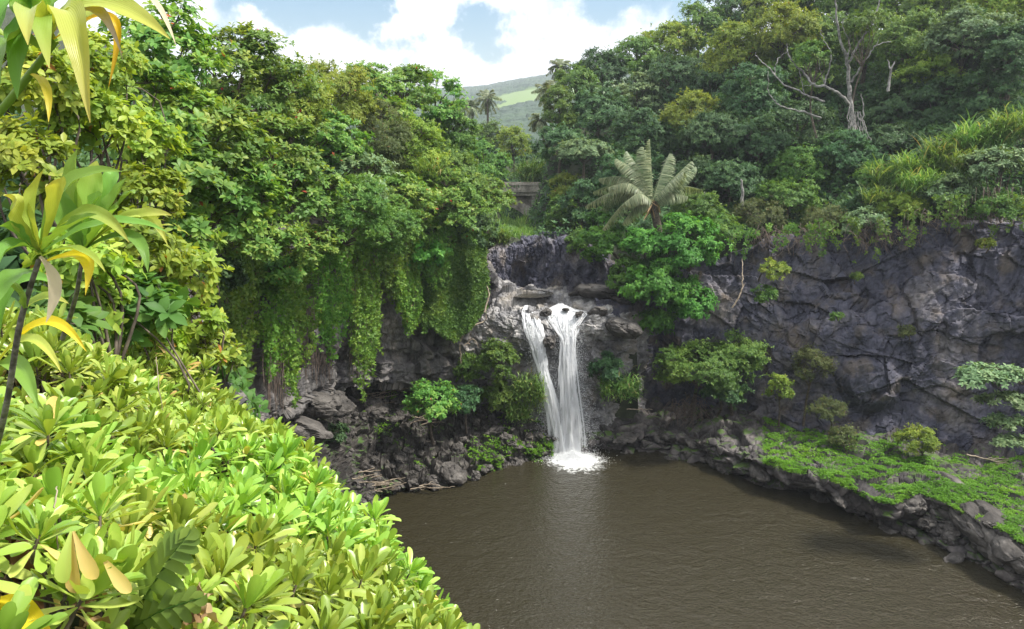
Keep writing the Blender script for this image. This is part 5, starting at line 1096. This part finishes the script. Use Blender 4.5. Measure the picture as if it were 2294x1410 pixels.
def build_cover():
    rng = np.random.default_rng(9); G = SHEETS['bankR']; nv, nu, _ = G.shape
    n = 95000; v = rng.uniform(.47, .95, n) * (nv - 1); u = rng.uniform(.36, .97, n) * (nu - 1); P = G[v.astype(int), u.astype(int)] + np.stack([rng.normal(0, .05, n), rng.normal(0, .05, n), rng.uniform(0, .07, n)], 1)
    f = vnoise(P * (.55, .55, .3), 3) + .5 * vnoise(P * (1.6, 1.6, 1), 5) + .42 + .25 * (u / nu > .86) - 2.2 * np.clip((v / nv - .72), 0, 1); k = f > .25 + rng.normal(0, .22, n); P = P[k]; n = len(P)
    D = norm(np.stack([rng.normal(0, .3, n), rng.normal(0, .3, n), np.ones(n)], 1)); V, Fc, A = rosettes(P, D, rng, 4, .055, .04, (40, 80), PR_Q, .3, .2, True, .4, vnoise(P * .9, 8) * .5 + .5, .6)
    mk('ground_cover', V, Fc, M['cover'], A)['kind'] = 'stuff'
    G = SHEETS['bankL']; nv, nu, _ = G.shape; n = 30000; v = rng.uniform(.08, .9, n) * (nv - 1); u = rng.uniform(0, .7, n) * (nu - 1); P = G[v.astype(int), u.astype(int)] + np.stack([rng.normal(0, .05, n), rng.normal(0, .05, n), rng.uniform(.05, .14, n)], 1)
    f = vnoise(P * .8, 13) + .4 * vnoise(P * 2.5, 15) - .15 - .9 * u / nu + .35 * (u / nu < .25); k = f > .12 + rng.normal(0, .2, n); P = P[k]; n = len(P)
    D = norm(np.stack([rng.normal(0, .3, n), rng.normal(0, .3, n), np.ones(n)], 1)); V, Fc, A = rosettes(P, D, rng, 4, .08, .05, (40, 80), PR_Q, .3, .2, True, .4)
    mk('ground_cover', V, Fc, M['cover'], A)['kind'] = 'stuff'
def build_grass():
    g = [(1990, 405, 46.5, 40, 22, 260, 'arching grass clump at the left end of the cane grass', 1.3), (2060, 385, 46, 50, 22, 420, 'tall arching cane grass clump left of the others', 1.35), (2130, 350, 46, 52, 24, 480, 'tall cane grass clump in the middle of the row', 1.35), (2200, 320, 45.5, 52, 24, 480, 'tall cane grass clump right of the middle one', 1.35), (2270, 295, 45, 45, 24, 420, 'tall cane grass clump at the right edge of the picture', 1.35),
         (2090, 415, 44.5, 70, 18, 900, 'sunlit low grass in front of the cane grass', .9), (2190, 370, 44, 60, 18, 800, 'sunlit low grass further up the slope', .9), (1970, 450, 45, 30, 14, 200, 'drooping grass tuft left of the silvery shrub', 1.0),
         (1195, 400, 78, 28, 12, 420, 'bright grass tuft standing above the bridge parapet', 2.4), (1185, 880, 42.6, 34, 34, 700, 'fresh green grass beard on the rock left of the falls', .55), (1160, 925, 42.4, 26, 22, 350, 'lower green grass beard left of the falls', .5), (1390, 870, 43.2, 45, 28, 700, 'dark green grass right of the falls below the bush', .6), (1116, 535, 52.5, 24, 14, 360, 'tall pale grass on the bank above the upper rock wall', .7), (960, 385, 40, 30, 10, 90, 'strap leaved tuft in the trees above the vines', 1.0), (500, 255, 18.5, 24, 14, 60, 'strap leaved tuft among the red leaved trees', .6)]
    for px, py, Y, rx, rz, n, lab, L in g: make_grass(px, py, Y, rx, rz, n, lab, None, L=L)
def build_right_boughs():
    """pale almond boughs reaching into the picture at the right edge"""
    for i, (px, py, Y, rx, ry, lab) in enumerate([(2220, 850, 31, 110, 17, 'topmost level bough of pale leaves at the right edge'), (2255, 905, 30.5, 80, 17, 'second level bough of pale leaves at the right edge'), (2250, 950, 30.5, 60, 15, 'third level bough of pale leaves at the right edge'), (2262, 995, 30, 55, 15, 'lowest bough of pale leaves above the piled sticks')]):
        make_tree(px, py, Y, rx, ry, 'pale', lab, name='almond_bough', cat='bough', base=(2400, py + 30, Y - .5), lo=-.1, deep=.5, r0=.07)
# ------------------------------------------------------------------ foreground
def ribbon(base, ctrl, tip, w, val, rng, face=(0, -.55, .8), fold=.55, n=22, twist=0.0, wav=.10):
    a, b, c = (np.array(x, float) for x in (base, ctrl, tip)); t = np.linspace(0, 1, n)[:, None]
    C = (1 - t) ** 2 * a + 2 * t * (1 - t) * b + t ** 2 * c; C = C - np.array((0, 0, 1.)) * (np.linalg.norm(c - a) * (.16 if abs(val) > .85 else .05) * t ** 4); T = norm(np.gradient(C, axis=0)); f = norm(np.array(face, float)[None] + rng.normal(0, .15, (1, 3)))
    S = norm(np.cross(T, f)); ang = np.linspace(0, twist, n)[:, None]; Nn = norm(np.cross(S, T)); S = S * np.cos(ang) + Nn * np.sin(ang); Nn = norm(np.cross(S, T))
    hw = np.interp(t[:, 0], [s for s, _ in PR_TI], [q for _, q in PR_TI])[:, None] * w / 2
    cols = []; k = 7
    for j in range(k):
        u = j / (k - 1) * 2 - 1; cols.append(C + S * hw * u * (1 - .12 * abs(u)) + Nn * hw * (abs(u) * fold + wav * np.sin(t * 23 + u * 3 + val * 9) * abs(u)))
    V = np.stack(cols, 1).reshape(-1, 3); return V, grid_faces(n, k), {'lv': np.clip(np.full(len(V), val) + .0, 0, 1), 'ls': np.repeat(t[:, 0], k), 'la': np.tile(np.linspace(-1, 1, k), n)}
def ti_plant(label, Y, stem, leaves, seed, foot=None):
    rng = np.random.default_rng(seed); b = np.array(foot if foot is not None else tuple(W(*stem[0]))); t = empty('strap_leaved_plant', b, label, 'plant')
    q = cpath([b - b] * 0 + [np.array(tuple(W(*p))) - b for p in stem], 8); V, Fc, A = tube(q, np.linspace(.010, .007, len(q)), 10); mk('stem', V, Fc, M['ti' if Y < 1.9 else 'tistem'], A, parent=t)
    for (p0, p1, p2, w, val, dz) in leaves:
        a = np.array(W(*p0, Y)) - b; c = np.array(W(*p1, Y - dz * .5)) - b; e = np.array(W(*p2, Y - dz)) - b
        c2 = c * 2 - (a + e) / 2 if val >= 0 else c
        V, Fc, A = ribbon(a, c2, e, w * Y / 1640 * 1.2, abs(val), rng, fold=rng.uniform(.3, .6), twist=rng.uniform(-.5, .5)); mk('leaf', V, Fc, M['dry' if abs(val) > 1 else 'ti'], dict(A, lv=np.minimum(A['lv'], .985)), parent=t)
    return t
def build_ti():
    ti_plant('large strap leaved plant in the top left corner with one hanging yellow leaf', 1.7, [(-120, 420, 1.75), (-40, 300, 1.72), (30, 215, 1.7), (80, 150, 1.7), (125, 92, 1.7)], [
        ((120, 95), (60, 60), (38, 212), 62, .35, .12), ((110, 90), (30, 0), (-20, 130), 60, .25, .1), ((115, 90), (200, 5), (375, 28), 62, .90, .1), ((110, 80), (160, 30), (196, 218), 56, .88, .2),
        ((115, 92), (90, 40), (108, 135), 40, .6, .25), ((110, 90), (130, 0), (270, -30), 58, .3, -.1), ((100, 90), (60, -10), (120, -90), 62, .5, 0), ((110, 85), (210, 20), (272, 95), 22, 1.3, .1), ((120, 90), (250, 40), (240, 168), 18, .97, .05),
        ((300, -20), (340, -2), (391, 68), 16, 1.5, .1), ((90, 110), (20, 90), (0, 175), 55, .2, .2), ((115, 95), (95, -20), (40, -60), 66, .4, .1), ((125, 95), (180, 60), (232, -20), 50, .7, -.15), ((60, 165), (100, 190), (105, 246), 18, .96, .1), ((120, 90), (70, 20), (60, 80), 44, .75, .3)], 3)
    ti_plant('strap leaved plant with a ringed grey stem at the left edge', 2.1, [(-10, 1010, 2.3), (16, 900, 2.2), (42, 740, 2.12), (66, 650, 2.1), (88, 582, 2.1)], [
        ((88, 560), (78, 470), (96, 372), 62, .75, .05), ((86, 565), (30, 520), (0, 500), 44, .5, .1), ((92, 560), (135, 440), (100, 405), 46, .85, .2), ((95, 555), (150, 420), (272, 372), 38, .35, -.05), ((98, 560), (190, 478), (288, 528), 34, .6, .15),
        ((92, 565), (20, 560), (-20, 640), 46, .3, .15), ((90, 570), (50, 480), (4, 408), 46, .9, .1), ((98, 565), (230, 500), (372, 505), 30, .4, 0), ((95, 590), (190, 575), (188, 636), 30, .975, .1), ((95, 565), (60, 500), (40, 425), 52, .55, 0), ((80, 610), (20, 625), (-20, 690), 40, .2, .2),
        ((95, 575), (170, 560), (235, 600), 22, .65, .1), ((98, 560), (140, 520), (215, 465), 44, .3, .2), ((60, 690), (20, 640), (-30, 640), 36, .45, .1), ((90, 575), (125, 640), (100, 700), 26, 1.2, .1)], 5)
    ti_plant('strap leaved plant behind the ringed stem, its broad leaves standing upright', 2.7, [(140, 760, 2.95), (160, 700, 2.85), (175, 640, 2.75), (186, 560, 2.7)], [
        ((184, 555), (170, 440), (172, 322), 62, .45, 0), ((188, 555), (200, 440), (216, 350), 50, .6, -.05), ((190, 555), (205, 480), (228, 425), 56, .3, .15), ((192, 555), (245, 470), (282, 388), 44, .5, 0), ((194, 555), (290, 490), (384, 470), 30, .8, .1), ((194, 558), (300, 480), (372, 512), 28, .92, .1),
        ((186, 555), (150, 480), (118, 400), 48, .25, .05), ((190, 555), (240, 430), (250, 372), 46, .4, -.1), ((188, 560), (290, 530), (330, 600), 30, .2, .15), ((184, 560), (120, 520), (90, 560), 34, .5, .2), ((192, 555), (235, 500), (262, 455), 50, .55, .2), ((192, 558), (270, 455), (300, 425), 36, .35, 0)], 7)
    ti_plant('low strap leaves with yellow blades crossing the ringed stem', 2.5, [(-60, 980, 2.6), (-40, 900, 2.5), (-15, 820, 2.5)], [
        ((-15, 830), (90, 725), (188, 742), 28, .97, .1), ((-15, 830), (60, 760), (132, 796), 26, .93, .15), ((-15, 830), (60, 690), (152, 668), 34, .7, 0), ((-15, 830), (30, 650), (132, 628), 36, .4, 0), ((-15, 830), (10, 700), (40, 600), 44, .5, -.1), ((-15, 830), (40, 820), (84, 905), 40, .35, .2)], 9)

NP = [[(-260, 1560, 1.25), (150, 1560, 1.4), (560, 1560, 1.8), (860, 1560, 2.5), (1085, 1540, 3.1)],
      [(-240, 1330, 1.55), (150, 1330, 1.8), (480, 1320, 2.4), (720, 1320, 3.1), (905, 1360, 3.8)],
      [(-220, 1130, 2.0), (130, 1120, 2.4), (390, 1110, 3.0), (575, 1130, 3.8), (735, 1190, 4.6)],
      [(-220, 960, 2.6), (100, 940, 3.1), (290, 965, 3.8), (450, 995, 4.7), (585, 1035, 5.6)],
      [(-220, 870, 3.3), (60, 870, 3.9), (210, 860, 4.7), (340, 885, 5.6), (500, 945, 6.6)],
      [(-220, 820, 4.2), (60, 830, 4.8), (180, 820, 5.5), (290, 840, 6.3), (420, 890, 7.2)]]
def build_naupaka():
    rng = np.random.default_rng(42)
    rows = [[W(*p) for p in r] + [W(*r[-1]) + Vector((.25, .35, -1.1)), W(*r[-1]) + Vector((.1, .4, -2.4))] for r in NP]
    nu, nv = 260, 240; G = loft(rows, nu, nv); flat = G.reshape(-1, 3)
    flat = flat + np.array((0, 0, 1.)) * (fbm(flat, .8, 3, 3) * .24)[:, None]; G = flat.reshape(nv, nu, 3); Nn = grid_normals(G).reshape(-1, 3); Nn = np.where(Nn[:, 2:3] < 0, -Nn, Nn)
    du = np.linalg.norm(np.gradient(G, axis=1), axis=2).ravel() * np.linalg.norm(np.gradient(G, axis=0), axis=2).ravel()
    pick = rng.choice(len(flat), 22000, p=du / du.sum()); P = []; Ns = []; cell = {}
    GAPS = [(40, 1300, 120, 85), (150, 1400, 120, 60), (300, 935, 75, 22), (100, 870, 80, 45), (560, 1255, 40, 18), (430, 1160, 35, 18)]; gapc = np.array([tuple(W(40, 1290, 1.75)), tuple(W(120, 1370, 1.7)), tuple(W(20, 1220, 1.9)), tuple(W(290, 1400, 1.9)), tuple(W(290, 935, 3.75)), tuple(W(110, 850, 3.6))]); gr = np.array([.16, .13, .10, .09, .13, .12])
    for i in pick:
        p = flat[i] + rng.normal(0, .015, 3) + Nn[i] * rng.normal(0, .045)
        a_, b_ = pix(p); a_ = a_[0]; b_ = b_[0]
        if any(((a_ - g0) / g2) ** 2 + ((b_ - g1) / g3) ** 2 < 1 for g0, g1, g2, g3 in GAPS): continue
        d = .122 if p[1] < 3 else .118
        key = tuple(np.floor(p / .125).astype(int)); ok = True
        for dx in (-1, 0, 1):
            for dy in (-1, 0, 1):
                for dz in (-1, 0, 1):
                    for q in cell.get((key[0] + dx, key[1] + dy, key[2] + dz), ()):
                        if ((q - p) ** 2).sum() < d * d: ok = False
        if ok: cell.setdefault(key, []).append(p); P.append(p); Ns.append(Nn[i])
    P = np.array(P); Ns = np.array(Ns); print('rosettes', len(P))
    seeds = [((190, 1250), 1.7, 'glossy shrub at the bottom left with pinkish yellow drooping leaves'), ((60, 1000), 2.6, 'glossy shrub at the left edge below the ringed stem'), ((520, 1330), 2.4, 'glossy bright green shrub right of the lobed fern frond'), ((850, 1370), 3.0, 'glossy shrub whose tips reach lowest over the pool'),
             ((330, 1100), 2.9, 'glossy shrub in the middle of the foreground with sunlit tufts'), ((640, 1180), 3.7, 'glossy shrub overhanging the near left shore'), ((180, 880), 3.6, 'glossy shrub with brown dead stalks beside the strap leaved plants'), ((440, 960), 4.5, 'glossy shrub beneath the cliff vines'),
             ((330, 800), 5.4, 'glossy shrub at the upper end of the foreground mass'), ((510, 880), 6.2, 'farthest glossy shrub on the brink by the dark rock'), ((-150, 1200), 2.0, 'glossy shrub cut by the left edge of the picture')]
    sp = np.array([tuple(W(*a, Y)) for a, Y, _ in seeds]); own = np.argmin(((P[:, None] - sp[None]) ** 2).sum(2), axis=1)
    for j, (a, Y, lab) in enumerate(seeds):
        s = own == j
        if s.sum() < 3: continue
        p = P[s]; nn = Ns[s]; c = p.mean(0); b = np.array((c[0], c[1], min(gz(c[0], c[1]), c[2] - .5))); b[2] = max(b[2], c[2] - 1.6); t = empty('glossy_shrub', b, lab, 'shrub', 'glossy shrubs in the foreground')
        D = norm(nn * .55 + np.array((.05, -.12, .85)) + rng.normal(0, .3, p.shape)); pl = p - b; n = len(p); parts = []
        L = rng.uniform(.092, .145, n); cl = np.clip(vnoise(p * 2.2, 4) * .5 + .5, 0, 1)
        for (k, e0, e1, sc_, lo) in ((7, 6, 28, .72, 0), (9, 25, 52, 1.05, .0), (7, 50, 82, 1.08, .05), (5, 85, 125, .95, .2)):
            a_ = norm(np.cross(D, rng.normal(size=(n, 3)))); bb = np.cross(D, a_)
            az = np.arange(k)[None] * 6.283 / k + rng.random((n, 1)) * 6.28 + rng.normal(0, .22, (n, k)); e = np.radians(rng.uniform(e0, e1, (n, k)))
            sd2 = a_[:, None] * np.cos(az)[..., None] + bb[:, None] * np.sin(az)[..., None]; LD = D[:, None] * np.cos(e)[..., None] + sd2 * np.sin(e)[..., None]; LU = D[:, None] * np.sin(e)[..., None] - sd2 * np.cos(e)[..., None]
            l = L[:, None] * sc_ * rng.uniform(.75, 1.2, (n, k)); v = np.clip(rng.random((n, k)) * .55 + cl[:, None] * .3 + lo, 0, .93); 
            if lo: v = np.where(rng.random((n, k)) < .05, .985, v); v = np.clip(v + .1, 0, .985)
            q = np.repeat(pl[:, None], k, 1) - D[:, None] * (.03 * (e1 / 100)) + LD * .01
            parts.append(leaf_mesh(q.reshape(-1, 3), LD.reshape(-1, 3), LU.reshape(-1, 3), l.ravel(), (l * rng.uniform(.21, .29, (n, k))).ravel(), PR_SP, rng.uniform(-.9, .9, (n, k)).ravel(), rng.uniform(.25, .6), v.ravel(), False))
        V, Fc, A = cat_parts(parts); mk('leaves', V, Fc, M['naupaka'], A, parent=t)
        st = []
        for pp, d in zip(pl, D):
            m1 = pp - d * rng.uniform(.15, .3) + rng.normal(0, .03, 3); st.append(tube(cpath([pp, pp - d * .08, m1, m1 * .55 + rng.normal(0, .03, 3)], 3), np.linspace(.0045, .008, 10), 5))
        V, Fc, A = cat_parts(st); mk('stems', V, Fc, M['bark'], A, parent=t)
        f = rng.random(n) < .16
        if f.any():
            V, Fc, A = rosettes(pl[f] + D[f] * .012 + rng.normal(0, .012, (f.sum(), 3)), D[f], rng, 5, .011, .006, (60, 90), PR_Q, .3, .1, True, .2); mk('flowers', V, Fc, M['petal'], A, parent=t)
        if j == 0:
            dr = []
            for (x0, y0, x1, y1, w) in [(160, 1190, 132, 1310, 38), (162, 1192, 158, 1335, 36), (165, 1190, 208, 1300, 38), (225, 1240, 285, 1330, 34), (190, 1270, 196, 1340, 40)]:
                a0 = np.array(W(x0, y0, 1.60)) - b; a1 = np.array(W(x1, y1, 1.55)) - b; d = a1 - a0; L_ = np.linalg.norm(d)
                dr.append(leaf_mesh(a0[None], d[None] / L_, np.array([(0, -1, .3)]), L_, w * 1.6 / 1640 * 1.1, PR_SP, .25, .3, np.array([.985 if w != 40 and x1 != 132 else .8]), False))
            for pr_ in dr: V, Fc, A = pr_; mk('drooping_leaf', V, Fc, M['naupaka'], A, parent=t)
    # litter and dead leaves in the hollow at the lower left, ground under everything
    n = 4000; Q = flat[rng.choice(len(flat), n, p=du / du.sum())] - np.array((0, 0, .22)) + rng.normal(0, .08, (n, 3)) * (1, 1, 1)
    D = norm(rng.normal(size=(n, 3)) * (1, 1, .3)); V, Fc, A = leaf_mesh(Q, D, rng.normal(0, .4, (n, 3)) + (0, 0, 1), rng.uniform(.05, .11, n), rng.uniform(.02, .035, n), PR_OV, rng.uniform(-1, 2, n), .4, rng.random(n) * .95, False, wave=.6); mk('dead_leaves', V, Fc, M['dry'], A)['kind'] = 'stuff'
    dmp = fbm(flat, .5, 3, 9) * .1; V = flat - np.array((0, 0, 1.)) * (.42 + dmp)[:, None]; mk('soil', V, grid_faces(nv, nu), M['soil'])['kind'] = 'structure'
    # lobed fern frond
    b = np.array(W(285, 1400, 1.8)); t = empty('fern', b, 'dark green lobed fern frond standing among the glossy shrubs at the bottom', 'fern')
    for (pts, lw_, nl) in (([(285, 1400, 1.85), (330, 1330, 1.78), (385, 1245, 1.72), (425, 1195, 1.72)], .075, 11), ([(300, 1410, 1.8), (360, 1370, 1.72), (450, 1340, 1.68)], .06, 8)):
        pth = cpath([np.array(tuple(W(*p))) - b for p in pts], 10); T = norm(np.gradient(pth, axis=0)); parts = [tube(pth, np.linspace(.004, .0015, len(pth)), 5)]
        s = np.linspace(.08, .97, nl); PPt = np.stack([np.interp(s, np.linspace(0, 1, len(pth)), pth[:, k]) for k in range(3)], 1); Tn = norm(np.stack([np.interp(s, np.linspace(0, 1, len(pth)), T[:, k]) for k in range(3)], 1)); fc = norm(np.array((0, -.8, .5)) + 0 * Tn); sd_ = norm(np.cross(Tn, fc))
        for sg in (-1, 1):
            parts.append(leaf_mesh(PPt + Tn * sg * .006, norm(sd_ * sg + Tn * .45 - (0, 0, .1)), fc, lw_ * np.sin(np.pi * (s * .8 + .15)) ** .7 * rng.uniform(.85, 1.1, nl), .034, [(0, 1.25), (.25, 1.0), (.6, .8), (.85, .6), (1, .12)], .5, .25, rng.random(nl) * .4, False))
        V, Fc, A = cat_parts(parts[:1]); mk('stalk', V, Fc, M['mid'], A, parent=t); V, Fc, A = cat_parts(parts[1:]); mk('frond', V, Fc, M['yellow'], A, parent=t)
    # curled dry leaves
    for (x, y, Y, lab) in [(440, 1385, 1.75, 'curled dry brown leaf at the bottom edge beside the fern'), (60, 1240, 1.9, 'dead brown leaf in the dark hollow at the lower left'), (90, 1370, 1.6, 'broad yellow dying leaf in the bottom left corner')]:
        c = np.array(W(x, y, Y)); parts = []
        if 'yellow' in lab: parts.append(ribbon(np.array(W(0, 1345, 1.6)) - c, np.array(W(40, 1350, 1.6)) - c, np.array(W(125, 1430, 1.5)) - c, .07, .985, rng)); mt = 'ti'
        else:
            mt = 'dry'
            for k in range(4): a = rng.normal(0, .02, 3); parts.append(ribbon(a, a + rng.normal(0, .05, 3) + (0, 0, .03), a + rng.normal(0, .07, 3), .05, rng.random() * .9, rng, fold=.9, wav=.4, twist=1.5))
        V, Fc, A = cat_parts(parts); tag(mk('dead_leaf', V, Fc, M[mt], A, loc=c), lab, 'leaf')
    for (pts, lab) in [([(125, 1410, 1.7), (140, 1350, 1.68), (158, 1315, 1.66)], 'bare ringed green stem rising from the hollow at the bottom left'), ([(130, 1230, 1.8), (125, 1150, 1.8), (128, 1090, 1.85)], 'thin dry stalk left of the pinkish drooping leaves'), ([(365, 920, 3.6), (355, 860, 3.6), (350, 800, 3.7)], 'thin dead stalk sticking up in the middle of the glossy shrubs')]:
        bb = np.array(W(*pts[0])); q = cpath([np.array(tuple(W(*p))) - bb for p in pts], 8, .002, rng); V, Fc, A = tube(q, np.linspace(.006, .004, len(q)) if 'ringed' in lab else .002, 7); tag(mk('dry_twig', V, Fc, M['tistem' if 'ringed' in lab else 'drift'], A, loc=bb), lab, 'twig')
def build_haze():
    m, t, o = mat_new('haze air'); v = N(t, 'ShaderNodeVolumePrincipled'); v.inputs['Color'].default_value = (.80, .88, 1, 1); v.inputs['Density'].default_value = HAZE; v.inputs['Anisotropy'].default_value = .2
    t.links.new(v.outputs[0], o.inputs['Volume'])
    g = bpy.data.objects['ground']; zs = np.empty(len(g.data.vertices) * 3); g.data.vertices.foreach_get('co', zs); zs = zs.reshape(-1, 3)
    lo = zs.min(0); hi = zs.max(0); h = bpy.data.objects['hills']; q = np.empty(len(h.data.vertices) * 3); h.data.vertices.foreach_get('co', q); q = q.reshape(-1, 3)
    lo = np.minimum(lo, q.min(0)) - (5, 5, 1); hi = np.maximum(hi, q.max(0)) + (5, 5, 8); c = (lo + hi) / 2
    V, Fc, A = box(c, hi - lo); mk('haze', V, Fc, m, smooth=False)['kind'] = 'stuff'
HAZE = .00045
import time as _t; T0=_t.time()
build_ground(); build_cliffs(); build_water(); build_falls(); build_hills(); build_bridge()
print('A', _t.time()-T0)
build_trees(); print('B', _t.time()-T0)
build_undergrowth(); build_near_growth(); build_vines(); build_palms(); build_bare_tree(); build_rocks(); build_sticks(); build_cover(); build_grass(); build_right_boughs(); build_ti(); build_naupaka(); build_haze()
print('BUILD', _t.time()-T0)
